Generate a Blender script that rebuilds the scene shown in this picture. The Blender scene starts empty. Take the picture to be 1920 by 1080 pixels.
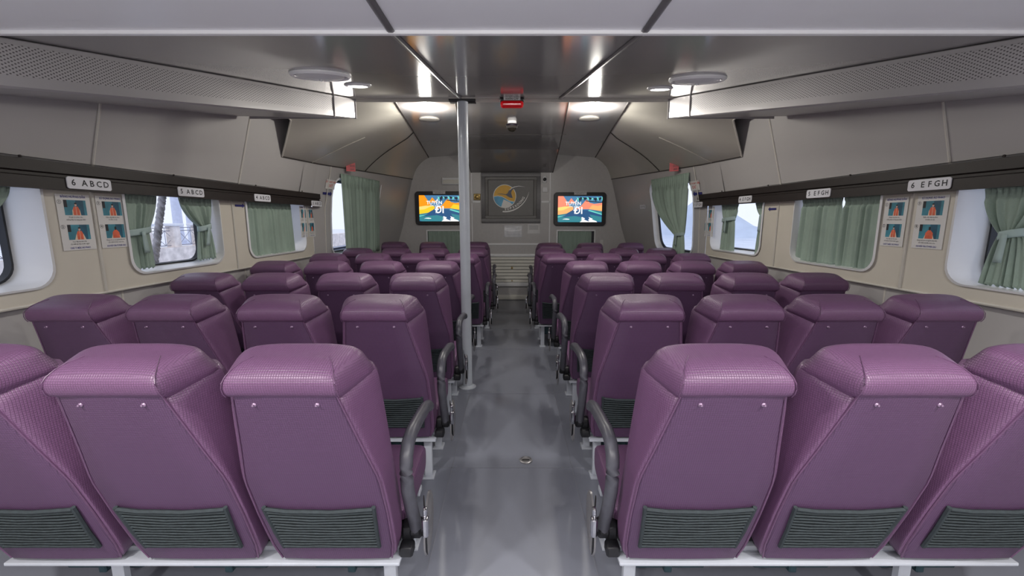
import bpy, bmesh, math, random
from mathutils import Vector, Matrix
random.seed(4)
S = bpy.context.scene
COL = S.collection

# ------------------------------------------------------------------ camera
cd = bpy.data.cameras.new('camera'); cam = bpy.data.objects.new('camera', cd); COL.objects.link(cam)
cd.sensor_width = 36; cd.lens = 36*800/1920; cd.clip_start = 0.02; cd.clip_end = 500
cam.location = (0, 0, 1.47); cam.rotation_euler = (math.pi/2 - 0.16, 0, 0)
S.camera = cam
# ------------------------------------------------------------------ world, exposure
S.view_settings.view_transform = 'Standard'; S.view_settings.look = 'None'
S.view_settings.gamma = 1; S.view_settings.exposure = 1.08
try: S.view_settings.use_curve_mapping = False
except Exception: pass
W = bpy.data.worlds.new('world'); S.world = W; W.use_nodes = True
bg = W.node_tree.nodes['Background']; bg.inputs[0].default_value = (0.80, 0.85, 1.0, 1); bg.inputs[1].default_value = 0.58

def area_light(name, loc, size, power, color=(1, 0.97, 0.92), rot=(0, 0, 0), spread=math.pi, shape='DISK', sy=None):
    l = bpy.data.lights.new(name, 'AREA'); l.shape = shape; l.size = size
    if sy: l.size_y = sy
    l.energy = power; l.color = color; l.spread = spread
    o = bpy.data.objects.new(name, l); COL.objects.link(o); o.location = loc; o.rotation_euler = rot
    return o
FLASH = 14.0
fl = bpy.data.lights.new('camera_flash', 'POINT'); fl.energy = FLASH; fl.shadow_soft_size = 0.07; fl.color = (1, 0.97, 0.95)
flo = bpy.data.objects.new('camera_flash', fl); COL.objects.link(flo); flo.location = (0.0, -0.12, 1.72)

# ------------------------------------------------------------------ materials
def hexc(r, g, b):
    f = lambda c: ((c/255)/12.92 if c/255 <= 0.04045 else (((c/255)+0.055)/1.055)**2.4)
    return (f(r), f(g), f(b), 1)
def mat(name, rgb, rough=0.5, metal=0.0, noise=None, bump=0.0, bscale=60, emit=None, estr=1.0, coat=0.0, spec=0.5):
    m = bpy.data.materials.new(name); m.use_nodes = True
    nt = m.node_tree; b = nt.nodes['Principled BSDF']; c = hexc(*rgb)
    b.inputs['Base Color'].default_value = c
    b.inputs['Roughness'].default_value = rough; b.inputs['Metallic'].default_value = metal
    b.inputs['Specular IOR Level'].default_value = spec
    b.inputs['Coat Weight'].default_value = coat
    tc = nt.nodes.new('ShaderNodeTexCoord')
    if noise:
        n = nt.nodes.new('ShaderNodeTexNoise'); n.inputs['Scale'].default_value = noise[0]; n.inputs['Detail'].default_value = 5
        nt.links.new(tc.outputs['Object'], n.inputs['Vector'])
        r = nt.nodes.new('ShaderNodeValToRGB')
        r.color_ramp.elements[0].position = 0.3; r.color_ramp.elements[1].position = 0.7
        k = noise[1]
        r.color_ramp.elements[0].color = (c[0]*(1-k), c[1]*(1-k), c[2]*(1-k), 1)
        r.color_ramp.elements[1].color = (min(1, c[0]*(1+k)), min(1, c[1]*(1+k)), min(1, c[2]*(1+k)), 1)
        nt.links.new(n.outputs['Fac'], r.inputs['Fac']); nt.links.new(r.outputs['Color'], b.inputs['Base Color'])
    if bump:
        n2 = nt.nodes.new('ShaderNodeTexNoise'); n2.inputs['Scale'].default_value = bscale
        nt.links.new(tc.outputs['Object'], n2.inputs['Vector'])
        bp = nt.nodes.new('ShaderNodeBump'); bp.inputs['Strength'].default_value = bump; bp.inputs['Distance'].default_value = 0.01
        nt.links.new(n2.outputs['Fac'], bp.inputs['Height']); nt.links.new(bp.outputs['Normal'], b.inputs['Normal'])
    if emit:
        b.inputs['Emission Color'].default_value = hexc(*emit); b.inputs['Emission Strength'].default_value = estr
    return m

def woven(name, rgb, rough, scale=150, depth=0.35, mix=0.22):
    """embossed small-square leatherette: grid of dots in colour and bump"""
    m = mat(name, rgb, rough); nt = m.node_tree; b = nt.nodes['Principled BSDF']
    tc = [n for n in nt.nodes if n.type == 'TEX_COORD'][0]
    sep = nt.nodes.new('ShaderNodeSeparateXYZ'); nt.links.new(tc.outputs['Object'], sep.inputs[0])
    sn = nt.nodes.new('ShaderNodeSeparateXYZ'); nt.links.new(tc.outputs['Normal'], sn.inputs[0])
    def mth(op, a, b=None, v=None):
        n = nt.nodes.new('ShaderNodeMath'); n.operation = op; nt.links.new(a, n.inputs[0])
        if b is not None: nt.links.new(b, n.inputs[1])
        if v is not None: n.inputs[1].default_value = v
        return n.outputs[0]
    def pick(f, a, b):
        n = nt.nodes.new('ShaderNodeMix'); n.data_type = 'FLOAT'; nt.links.new(f, n.inputs['Factor']); nt.links.new(a, n.inputs['A']); nt.links.new(b, n.inputs['B']); return n.outputs['Result']
    isx = mth('GREATER_THAN', mth('ABSOLUTE', sn.outputs['X']), v=.62); isz = mth('GREATER_THAN', mth('ABSOLUTE', sn.outputs['Z']), v=.62)
    ca_ = pick(isx, sep.outputs['X'], sep.outputs['Y']); cb_ = pick(isz, sep.outputs['Z'], sep.outputs['Y'])
    def wave(sock, k):
        mu = nt.nodes.new('ShaderNodeMath'); mu.operation = 'MULTIPLY'; mu.inputs[1].default_value = k*2*math.pi; nt.links.new(sock, mu.inputs[0])
        si = nt.nodes.new('ShaderNodeMath'); si.operation = 'SINE'; nt.links.new(mu.outputs[0], si.inputs[0])
        ab = nt.nodes.new('ShaderNodeMath'); ab.operation = 'ABSOLUTE'; nt.links.new(si.outputs[0], ab.inputs[0])
        return ab.outputs[0]
    wx = wave(ca_, scale/2); wz = wave(cb_, scale/2)
    mn = nt.nodes.new('ShaderNodeMath'); mn.operation = 'MINIMUM'; nt.links.new(wx, mn.inputs[0]); nt.links.new(wz, mn.inputs[1])
    r = nt.nodes.new('ShaderNodeMapRange'); r.inputs['From Max'].default_value = 0.5; nt.links.new(mn.outputs[0], r.inputs['Value'])
    mx = nt.nodes.new('ShaderNodeMix'); mx.data_type = 'RGBA'; c = hexc(*rgb)
    mx.inputs['A'].default_value = (c[0]*(1-mix*1.6), c[1]*(1-mix*1.6), c[2]*(1-mix*1.6), 1); mx.inputs['B'].default_value = (c[0]*(1+mix*.7), c[1]*(1+mix*.7), c[2]*(1+mix*.7), 1)
    nt.links.new(r.outputs[0], mx.inputs['Factor']); nt.links.new(mx.outputs['Result'], b.inputs['Base Color'])
    bp = nt.nodes.new('ShaderNodeBump'); bp.inputs['Strength'].default_value = depth; bp.inputs['Distance'].default_value = 0.002
    nt.links.new(r.outputs[0], bp.inputs['Height']); nt.links.new(bp.outputs['Normal'], b.inputs['Normal'])
    return m

M = {}
M['purple'] = woven('purple_weave', (105, 73, 105), 0.40)
M['purple_panel'] = woven('purple_panel_weave', (86, 60, 90), 0.5)
M['piping'] = mat('purple_piping', (100, 70, 100), 0.4, noise=(80, .1))
M['charcoal'] = mat('charcoal_plastic', (78, 78, 86), 0.38, noise=(30, .12))
M['black'] = mat('black_plastic', (26, 26, 30), 0.45, noise=(30, .1))
M['chrome'] = mat('brushed_chrome', (200, 200, 205), 0.22, 1.0, noise=(40, .06))
M['silver'] = mat('silver_plate', (150, 148, 150), 0.35, 0.6, noise=(30, .08))
M['screw'] = mat('dull_screw_head', (140, 116, 142), .35, .4, noise=(40, .1))
M['frame_white'] = mat('pale_grey_enamel', (178, 182, 192), 0.35, noise=(12, .04))
M['net'] = mat('dark_green_elastic', (44, 52, 56), 0.8, noise=(60, .2))
M['teal_bag'] = mat('dark_teal_nylon', (36, 58, 66), 0.7, noise=(20, .25), bump=.3, bscale=30)
M['wall'] = mat('grey_wall_laminate', (178, 175, 174), 0.42, noise=(1.2, .03), bump=.03, bscale=3)
M['cove'] = mat('warm_grey_cove_laminate', (198, 194, 184), 0.4, noise=(1.2, .03))
M['bulk'] = mat('bulkhead_grey_laminate', (190, 187, 186), 0.34, noise=(25, .035))
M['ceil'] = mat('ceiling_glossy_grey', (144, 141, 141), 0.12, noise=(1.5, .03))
M['ceil_lit'] = mat('ceiling_grey_lit_tone', (236, 236, 240), 0.35, noise=(1.5, .03))  # same ceiling, its brighter lighting near the camera put into the colour
M['cream'] = mat('cream_panel', (206, 200, 188), 0.42, noise=(2.2, .035))
M['reveal'] = mat('white_window_surround', (226, 226, 228), 0.35, noise=(3, .02))
M['rail'] = mat('dark_brown_rail', (34, 26, 24), 0.55, noise=(20, .15))
M['seam'] = mat('pale_seam_strip', (200, 196, 188), 0.4, noise=(10, .05))
M['dseam'] = mat('dark_seam', (58, 54, 52), 0.6, noise=(10, .05))
M['white'] = mat('white_enamel', (242, 242, 243), 0.35, noise=(10, .02))
M['duct'] = mat('duct_grey_metal', (176, 173, 174), 0.33, 0.25, noise=(3, .04))
M['louvre'] = mat('louvre_cream_slat', (226, 223, 214), 0.4, noise=(8, .03))
M['pole'] = mat('pole_blue_grey_paint', (186, 192, 200), 0.28, noise=(8, .03), coat=.3)
M['curtain'] = mat('sage_green_fabric', (148, 166, 154), 0.75, noise=(6, .07), bump=.25, bscale=220)
M['tie'] = mat('pale_blue_green_tie', (166, 186, 184), 0.7, noise=(12, .05))
M['gasket'] = mat('black_window_gasket', (40, 42, 48), 0.5, noise=(10, .1))
M['paper'] = mat('white_paper', (216, 214, 212), 0.5, noise=(6, .02))
M['ink'] = mat('dark_ink', (34, 34, 40), 0.6, noise=(30, .05))
M['blue_ink'] = mat('blue_ink', (66, 68, 140), 0.6, noise=(30, .08))
M['navy'] = mat('navy_arrow', (44, 44, 112), 0.5, noise=(30, .08))
M['red'] = mat('red_label', (176, 32, 44), 0.45, noise=(30, .08))
M['red_ink'] = mat('red_ink', (196, 70, 56), 0.55, noise=(30, .08))
M['sign'] = mat('seat_sign_white', (222, 222, 228), 0.4, noise=(12, .02))
M['teal'] = mat('photo_teal', (62, 132, 150), 0.5, noise=(14, .25))
M['dteal'] = mat('photo_dark_teal', (36, 86, 110), 0.5, noise=(14, .2))
M['vest'] = mat('photo_orange_vest', (224, 104, 72), 0.5, noise=(30, .15))
M['skin'] = mat('photo_skin', (214, 176, 160), 0.5, noise=(30, .1))
M['sleeve'] = mat('photo_sleeve', (232, 206, 178), 0.5, noise=(30, .1))
M['brass'] = mat('brass', (160, 136, 84), 0.35, 0.7, noise=(30, .1))
M['hatch'] = mat('hatch_dark_grey', (108, 106, 108), 0.4, noise=(20, .04))
M['hatch_in'] = mat('hatch_panel_grey', (118, 116, 114), 0.45, noise=(20, .04))
M['gold'] = mat('logo_gold', (246, 190, 60), 0.45, noise=(20, .05))
M['lblue'] = mat('logo_blue', (100, 190, 240), 0.45, noise=(6, .3))
M['lwhite'] = mat('logo_white', (250, 248, 244), 0.45, noise=(20, .02))
M['lgrey'] = mat('logo_slate', (96, 96, 110), 0.45, noise=(20, .02))
M['redlens'] = mat('red_lens', (200, 16, 26), 0.15, noise=(20, .1), emit=(220, 20, 30), estr=.06)
M['tvframe'] = mat('television_black', (42, 40, 42), 0.4, noise=(20, .05))
def emis(n, rgb, s=1.0): return mat(n, (10, 10, 10), 0.4, emit=rgb, estr=s)
TV = {k: emis('screen_'+k, v, 0.56) for k, v in dict(teal=(52, 128, 140), deep=(40, 82, 126), sky=(70, 120, 160), orange=(244, 150, 20), yellow=(250, 200, 40), pale=(250, 214, 120),
      salmon=(244, 140, 112), peach=(248, 176, 110), white=(250, 250, 250), mint=(110, 210, 196), dark=(24, 36, 44)).items()}
M['lamp'] = emis('lamp_diffuser', (255, 252, 240), 5.0)
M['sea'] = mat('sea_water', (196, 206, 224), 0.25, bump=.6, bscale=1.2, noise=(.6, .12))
M['hill'] = mat('hazy_hill', (196, 208, 226), 0.9, noise=(.3, .08))  # distance haze painted in as a pale base colour
M['stone'] = mat('quay_stone', (232, 222, 216), 0.85, noise=(3, .25), bump=.5, bscale=6)
M['concrete'] = mat('quay_concrete', (232, 234, 240), 0.85, noise=(1.5, .15), bump=.4, bscale=5)
M['rope'] = mat('grey_rope', (190, 186, 188), 0.9, noise=(14, .35))
M['railmetal'] = mat('quay_rail_paint', (150, 150, 160), 0.6, noise=(8, .1))
M['lamppost'] = mat('lamp_post_paint', (206, 212, 230), 0.6, noise=(8, .06))
def floor_mat():
    m = mat('floor_blue_grey_paint', (126, 129, 141), 0.34, noise=(1.6, .05), bump=.06, bscale=2.5, coat=.2)
    return m
M['floor'] = floor_mat()
def glass_mat():
    m = bpy.data.materials.new('window_glass'); m.use_nodes = True; nt = m.node_tree; nt.nodes.clear()
    o = nt.nodes.new('ShaderNodeOutputMaterial'); t = nt.nodes.new('ShaderNodeBsdfTransparent'); g = nt.nodes.new('ShaderNodeBsdfGlossy')
    t.inputs[0].default_value = (.97, .98, 1, 1); g.inputs['Roughness'].default_value = .03
    x = nt.nodes.new('ShaderNodeMixShader'); x.inputs[0].default_value = .05; nt.links.new(t.outputs[0], x.inputs[1]); nt.links.new(g.outputs[0], x.inputs[2])
    nt.links.new(x.outputs[0], o.inputs[0]); return m
M['glass'] = glass_mat()
def plastic_film():
    m = mat('clear_plastic_sleeve', (226, 226, 230), 0.12, noise=(14, .05), bump=.8, bscale=14); return m
M['film'] = plastic_film()
def perforated():
    m = mat('perforated_duct_metal', (176, 173, 174), 0.38, 0.25); nt = m.node_tree; b = nt.nodes['Principled BSDF']
    tc = [n for n in nt.nodes if n.type == 'TEX_COORD'][0]
    sep = nt.nodes.new('ShaderNodeSeparateXYZ'); nt.links.new(tc.outputs['Object'], sep.inputs[0])
    outs = []
    for ax, k in (('Y', 55), ('Z', 75)):
        mu = nt.nodes.new('ShaderNodeMath'); mu.operation = 'MULTIPLY'; mu.inputs[1].default_value = k*2.1*math.pi; nt.links.new(sep.outputs[ax], mu.inputs[0])
        si = nt.nodes.new('ShaderNodeMath'); si.operation = 'SINE'; nt.links.new(mu.outputs[0], si.inputs[0]); outs.append(si)
    p = nt.nodes.new('ShaderNodeMath'); p.operation = 'MULTIPLY'; nt.links.new(outs[0].outputs[0], p.inputs[0]); nt.links.new(outs[1].outputs[0], p.inputs[1])
    g = nt.nodes.new('ShaderNodeMath'); g.operation = 'GREATER_THAN'; g.inputs[1].default_value = .45; nt.links.new(p.outputs[0], g.inputs[0])
    mx = nt.nodes.new('ShaderNodeMix'); mx.data_type = 'RGBA'; mx.inputs['A'].default_value = hexc(180, 177, 178); mx.inputs['B'].default_value = hexc(92, 88, 90)
    nt.links.new(g.outputs[0], mx.inputs['Factor']); nt.links.new(mx.outputs['Result'], b.inputs['Base Color']); return m
M['perf'] = perforated()

# ------------------------------------------------------------------ mesh helpers
class MB:
    def __init__(s): s.v = []; s.f = []; s.m = []; s.cur = 0
    def face(s, pts):
        i = len(s.v); s.v += [tuple(p) for p in pts]; s.f.append(tuple(range(i, i+len(pts)))); s.m.append(s.cur)
    def grid(s, rows, closed=False, cap=False):
        i = len(s.v); n = len(rows[0])
        for r in rows: s.v += [tuple(p) for p in r]
        for a in range(len(rows)-1):
            for b in range(n if closed else n-1):
                c = (b+1) % n
                s.f.append((i+a*n+b, i+a*n+c, i+(a+1)*n+c, i+(a+1)*n+b)); s.m.append(s.cur)
        if cap:
            s.f.append(tuple(i+k for k in range(n))[::-1]); s.m.append(s.cur)
            s.f.append(tuple(i+(len(rows)-1)*n+k for k in range(n))); s.m.append(s.cur)
    def box(s, c, d, bev=0.0, mtx=None):
        x, y, z = (d[0]/2, d[1]/2, d[2]/2)
        if bev > 0:
            b = min(bev, x*.99, y*.99, z*.99)
            def loop(zz, ins):
                o = []
                for sx, sy in ((1, 1), (-1, 1), (-1, -1), (1, -1)):
                    pts = [(x-ins, y-b), (x-b*.7-ins*.5, y-b*.3-ins*.5), (x-b, y-ins)]
                    if sx*sy < 0: pts = pts[::-1]
                    o += [(sx*p[0], sy*p[1], zz) for p in pts]
                return o
            rows = [loop(-z, b*.8), loop(-z+b*.3, b*.25), loop(-z+b, 0), loop(z-b, 0), loop(z-b*.3, b*.25), loop(z, b*.8)]
        else:
            rows = [[(x, y, k), (-x, y, k), (-x, -y, k), (x, -y, k)] for k in (-z, z)]
        R = []
        for r in rows:
            q = []
            for p in r:
                p = Vector(p)
                if mtx is not None: p = mtx @ p
                q.append((p.x+c[0], p.y+c[1], p.z+c[2]))
            R.append(q)
        s.grid(R, closed=True, cap=True)
    def tube(s, path, r, n=8, flat=None, cap=True, up=Vector((0, 0, 1))):
        P = [Vector(p) for p in path]; rows = []
        for i, p in enumerate(P):
            t = (P[min(i+1, len(P)-1)] - P[max(i-1, 0)]).normalized()
            a = t.cross(up)
            if a.length < 1e-3: a = t.cross(Vector((1, 0, 0)) if abs(up.x) < .5 else Vector((0, 1, 0)))
            a.normalize(); b = a.cross(t).normalized()
            rr = r[i] if isinstance(r, (list, tuple)) else r
            ra, rb = (rr, rr) if flat is None else (flat[0], flat[1])
            rows.append([p + a*ra*math.cos(2*math.pi*k/n) + b*rb*math.sin(2*math.pi*k/n) for k in range(n)])
        s.grid(rows, closed=True, cap=cap)
    def lathe(s, prof, c=(0, 0, 0), n=28, axis='Z', tilt=None):
        rows = []
        for r, h in prof:
            row = []
            for k in range(n):
                a = 2*math.pi*k/n
                p = Vector((r*math.cos(a), r*math.sin(a), h))
                if axis == 'Y': p = Vector((p.x, p.z, p.y))
                if axis == 'X': p = Vector((p.z, p.x, p.y))
                if tilt is not None: p = tilt @ p
                row.append((p.x+c[0], p.y+c[1], p.z+c[2]))
            rows.append(row)
        s.grid(rows, closed=True, cap=True)
    def prism(s, pts, frame, z0, z1):
        """2-D outline in a frame (o,right,up); z along normal = right x up"""
        o, r, u = frame; nn = r.cross(u)
        s.grid([[o + r*a + u*b + nn*z for a, b in pts] for z in (z0, z1)], closed=True, cap=True)
def link(name, me, parent=None):
    o = bpy.data.objects.new(name, me); COL.objects.link(o)
    if parent is not None: o.parent = parent
    return o
def build(name, mb, m, parent=None, smooth=40, sub=0, loc=None):
    me = bpy.data.meshes.new(name); me.from_pydata(mb.v, [], mb.f)
    ms = m if isinstance(m, (list, tuple)) else [m]
    for k in ms: me.materials.append(k)
    if len(ms) > 1:
        for p, i in zip(me.polygons, mb.m): p.material_index = i
    bm = bmesh.new(); bm.from_mesh(me)
    bmesh.ops.remove_doubles(bm, verts=bm.verts, dist=1e-5) if sub or smooth >= 60 else None
    bmesh.ops.recalc_face_normals(bm, faces=bm.faces)
    if sub:
        for e in bm.edges:
            pass
    if smooth:
        for f in bm.faces: f.smooth = True
        ca = math.radians(smooth)
        for e in bm.edges:
            if len(e.link_faces) == 2:
                try:
                    if e.calc_face_angle() > ca: e.smooth = False
                except ValueError: pass
    bm.to_mesh(me); bm.free()
    o = link(name, me, parent)
    if sub:
        md = o.modifiers.new('subdivision', 'SUBSURF'); md.levels = sub; md.render_levels = sub
        dg = bpy.context.evaluated_depsgraph_get(); n = bpy.data.meshes.new_from_object(o.evaluated_get(dg))
        o.modifiers.clear(); o.data = n
        n.polygons.foreach_set('use_smooth', [True]*len(n.polygons))
    if loc is not None: o.location = loc
    return o
def empty(name, loc=(0, 0, 0), rz=0):
    o = bpy.data.objects.new(name, None); COL.objects.link(o); o.location = loc; o.rotation_euler = (0, 0, rz); o.empty_display_size = .1; return o
def tag(o, label, cat, group=None):
    o['label'] = label; o['category'] = cat
    if group: o['group'] = group
    return o
def struct(o, label=None):
    o['kind'] = 'structure'
    if label: o['label'] = label
    return o
def dup(root, loc, label, group=None, rz=None):
    r = root.copy(); COL.objects.link(r); r.location = loc
    if rz is not None: r.rotation_euler = (0, 0, rz)
    r['label'] = label
    if group: r['group'] = group
    for ch in list(root.children):
        c = ch.copy(); COL.objects.link(c); c.parent = r
        for g in list(ch.children):
            d = g.copy(); COL.objects.link(d); d.parent = c
    return r
def frame(o, r, u): return (Vector(o), Vector(r).normalized(), Vector(u).normalized())
def text_into(mb, body, size, fr, z, cx=0, cy=0, align='CENTER', bold=0.0, shear=0.0, xs=1.0, rot=0.0):
    """lettering as real mesh, added to a builder in the frame fr"""
    cu = bpy.data.curves.new('t', 'FONT'); cu.body = body; cu.size = size; cu.align_x = align; cu.align_y = 'CENTER'
    cu.offset = bold; cu.shear = shear; cu.resolution_u = 2
    ob = bpy.data.objects.new('t', cu); COL.objects.link(ob)
    bpy.context.view_layer.update()
    dg = bpy.context.evaluated_depsgraph_get(); me = bpy.data.meshes.new_from_object(ob.evaluated_get(dg))
    o, r, u = fr; n = r.cross(u); i = len(mb.v); cr, sr = math.cos(rot), math.sin(rot)
    for v in me.vertices:
        a, b = v.co.x*xs, v.co.y
        a, b = a*cr-b*sr, a*sr+b*cr
        p = o + r*(cx+a) + u*(cy+b) + n*z; mb.v.append((p.x, p.y, p.z))
    for f in me.polygons: mb.f.append(tuple(i+k for k in f.vertices)); mb.m.append(mb.cur)
    bpy.data.objects.remove(ob); bpy.data.curves.remove(cu); bpy.data.meshes.remove(me)
def rrect(w, h, r, n=5):
    o = []
    for sx, sy, a0 in ((1, 1, 0), (-1, 1, 90), (-1, -1, 180), (1, -1, 270)):
        for k in range(n+1):
            a = math.radians(a0+90*k/n); o.append((sx*(w/2-r)+r*math.cos(a), sy*(h/2-r)+r*math.sin(a)))
    return o
def lerp(a, b, t): return a+(b-a)*t

# ------------------------------------------------------------------ shell geometry
def XFq(side, D, z): d5 = SP[side][-1]; return lerp(xw(d5)-(.02+(z-RT)*.28 if z > RT else .02*max(0, (z-1.5)/(RT-1.5))), xo(z), (D-d5)/(DB-d5))
D1, D2, DB, DR = 1.57, 3.60, 7.75, -3.0           # creases, front bulkhead, rear bulkhead
ZN, ZC2 = 2.10, 2.42                               # near ceiling height, height at second crease
SILL, RB, RT = 1.05, 1.62, 1.76                    # cream band bottom, rail bottom, rail top
def xw(D): return 2.40 - 0.09*max(0, D-2)/3
def zc(D): return ZN if D < D1 else ZN+(ZC2-ZN)*(D-D1)/(D2-D1)
OUT = [(0.0, 2.28), (0.5, 2.22), (0.9, 2.11), (1.2, 2.0), (1.5, 1.92), (1.85, 1.85), (2.17, 1.76)]   # bulkhead outline z, half width
def xo(z):
    for (a, x0), (b, x1) in zip(OUT, OUT[1:]):
        if z <= b: return lerp(x0, x1, (z-a)/(b-a))
    return OUT[-1][1]

mb = MB(); mb.box((0, (DB+DR)/2, -0.04), (5.4, DB-DR+.2, .08)); floor = struct(build('floor', mb, M['floor']))
mb = MB()
for d in (1.1, 2.35, 3.45, 4.72, 5.6): mb.box((0, d, .001), (2.0, .006, .003))
for x in (-.36, .36): mb.box((x, 3.5, .001), (.005, 7.5, .003))
build('floor_seam', mb, mat('floor_seam_grey', (128, 130, 140), .4, noise=(8, .05)), floor)
# side walls
WIN = {-1: [(-1.9, -.9), (-.45, .45), (1.25, 2.2), (2.66, 3.47), (3.82, 4.80)], 1: [(-1.9, -.9), (-.3, .6), (1.4, 2.32), (2.79, 3.59), (4.03, 4.97)]}
WZ0, WZ1 = 1.13, 1.74
SP = {-1: [-3, -.7, .85, 2.47, 3.64, 5.0], 1: [-3, -.6, 1.0, 2.585, 3.81, 5.1]}
WN = 0
def wloop(a, b, c, d, r):
    cx, cz = (a+b)/2, (c+d)/2; L = [(cx+p, cz+q) for p, q in rrect(b-a, d-c, r, 6)]; o = []
    for i, p in enumerate(L):
        q = L[(i+1) % len(L)]; n = 7 if math.hypot(q[0]-p[0], q[1]-p[1]) > .15 else 1
        o += [(lerp(p[0], q[0], k/n), lerp(p[1], q[1], k/n)) for k in range(n)]
    return o
def hole_panel(mb, side, d0, d1, z0, z1, hw, X, r=.1):
    """panel between d0..d1,z0..z1 with a rounded hole hw=(a,b,c,d); X(D,z) gives half width"""
    a, b, c, d = hw; cx, cz = (a+b)/2, (c+d)/2
    lp = wloop(a, b, c, d, r)
    out = []
    for p, q in lp:
        dx, dz = p-cx, q-cz
        kx = ((d1-cx) if dx > 0 else (cx-d0))/abs(dx) if abs(dx) > 1e-6 else 1e9
        kz = ((z1-cz) if dz > 0 else (cz-z0))/abs(dz) if abs(dz) > 1e-6 else 1e9
        k = min(kx, kz); out.append((cx+dx*k, cz+dz*k))
    # snap nearest outer samples to the corners
    for co in ((d1, z1), (d0, z1), (d0, z0), (d1, z0)):
        i = min(range(len(out)), key=lambda i: (out[i][0]-co[0])**2+(out[i][1]-co[1])**2); out[i] = co
    to = lambda p: (side*X(*p), p[0], p[1])
    mb.grid([[to(p) for p in lp], [to(p) for p in out]], closed=True)
    return lp
def window(side, hw, X, lab, depth=.17, r=.1, glassy=True):
    global WN; WN += 1
    a, b, c, d = hw; cx, cz = (a+b)/2, (c+d)/2
    lp = wloop(a, b, c, d, r)
    w = struct(empty('window_%d' % WN, (side*X(cx, cz), cx, cz)), lab)
    L = Vector((side*X(cx, cz), cx, cz))
    def to(p, e, sc=1.0):
        q = (cx+(p[0]-cx)*sc, cz+(p[1]-cz)*sc); return Vector((side*(X(*p)+e), q[0], q[1]))-L
    mb = MB()
    mb.grid([[to(p, -.012, 1.035) for p in lp], [to(p, -.016, 1.0) for p in lp], [to(p, .04, .985) for p in lp], [to(p, depth, .95) for p in lp]], closed=True)
    build('surround', mb, M['reveal'], w, smooth=50)
    mb = MB(); mb.grid([[to(p, depth-.012, .95) for p in lp], [to(p, depth-.02, .915) for p in lp], [to(p, depth+.01, .90) for p in lp], [to(p, depth+.02, .95) for p in lp]], closed=True)
    build('frame', mb, M['gasket'], w, smooth=50)
    mb = MB(); mb.face([to(p, depth+.003, .91) for p in lp]); build('pane', mb, M['glass'], w, smooth=0)
    return w
def Xside(D, z): return xw(D)+.0
for side, nm in ((-1, 'left'), (1, 'right')):
    mb = MB()
    # lower wall, slightly outboard
    ds = [DR, 0, 2, 3.5, SP[side][-1]]
    mb.grid([[(side*(xw(d)+.02+.04*0), d, z) for d in ds] for z in (0, .5, SILL)])
    # upper wall above rail
    ds = [DR, 0, 2, 3.5, 4.75]
    mb.grid([[(side*(xw(d)-.02-(z-RT)*.28), d, z) for d in ds] for z in (RT-.05, 2.1, 2.62)])
    # above the window openings, behind the rail
    # forward tapering wall with window hole
    d5 = SP[side][-1]; x5 = xw(d5)
    def XF(D, z, x5=x5, d5=d5): return lerp(x5-(.02+(z-RT)*.28 if z > RT else .02*max(0, (z-1.5)/(RT-1.5))), xo(z), (D-d5)/(DB-d5))
    fh = (5.38, 6.45, 1.02, 1.97)
    hole_panel(mb, side, d5, DB, 0.85, 2.17, fh, XF, .14)
    mb.grid([[(side*XF(d, z), d, z) for d in [lerp(d5, DB, i/6) for i in range(7)]] for z in (0, .5, .85)])
    # joint column between rail end and forward wall
    mb.grid([[(side*(XF(d5, z) if i else xw(4.7)-.02-max(0, z-RT)*.28), d5 if i else 4.7, z) for i in (0, 1)] for z in (RT-.05, 2.1, 2.17)])
    wl = struct(build('wall_'+nm, mb, M['wall']))
    window(side, fh, XF, '%s forward window with rounded corners half covered by a green curtain' % nm, depth=.07, r=.14)
    for k in range(5):
        d0, d1 = SP[side][k], SP[side][k+1]; a, b = WIN[side][k]
        mb = MB(); hw = (a, b, WZ0, WZ1)
        hole_panel(mb, side, d0+.003, d1-.003, SILL, WZ1+.05, hw, Xside)
        mb.grid([[(side*(xw(d)+.03), d, z) for d in (d0+.003, d1-.003)] for z in (SILL-.02, SILL)])
        mb.grid([[(side*(xw(d)-e), d, SILL) for d in (d0+.003, d1-.003)] for e in (0, -.05)])
        build('window_panel', mb, M['cream'], wl)
        window(side, hw, Xside, '%s side window in the cream band' % nm)
    mb = MB()   # pale joint strips
    for d in SP[side][1:-1]: mb.box((side*(xw(d)-.003), d, (SILL+RT)/2), (.012, .014, RT-SILL))
    for d in SP[side][1:-1]:
        z0, z1 = 0, SILL; mb.box((side*(xw(d)+.018), d+.12, .52), (.01, .012, 1.04))
    for d in ((2.48, 3.72, .6, -.9) if side < 0 else (2.38, 3.78, .8, -.9)):
        t = Vector((-side*.28*1, 0, 1)); mb.tube([(side*(xw(d)-.024-(z-RT)*.28), d, z) for z in (RT, 2.5)], .007, n=6)
    mb.tube([(side*(XF(5.25, z)-.003), 5.25, z) for z in (0, 1, 1.6, 2.14)], .005, n=6)
    mb.tube([(side*(xw(d)-.004), d, SILL-.004) for d in (DR, 2, d5)], .007, n=6)
    build('joint_strip', mb, M['seam'], wl)
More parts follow.
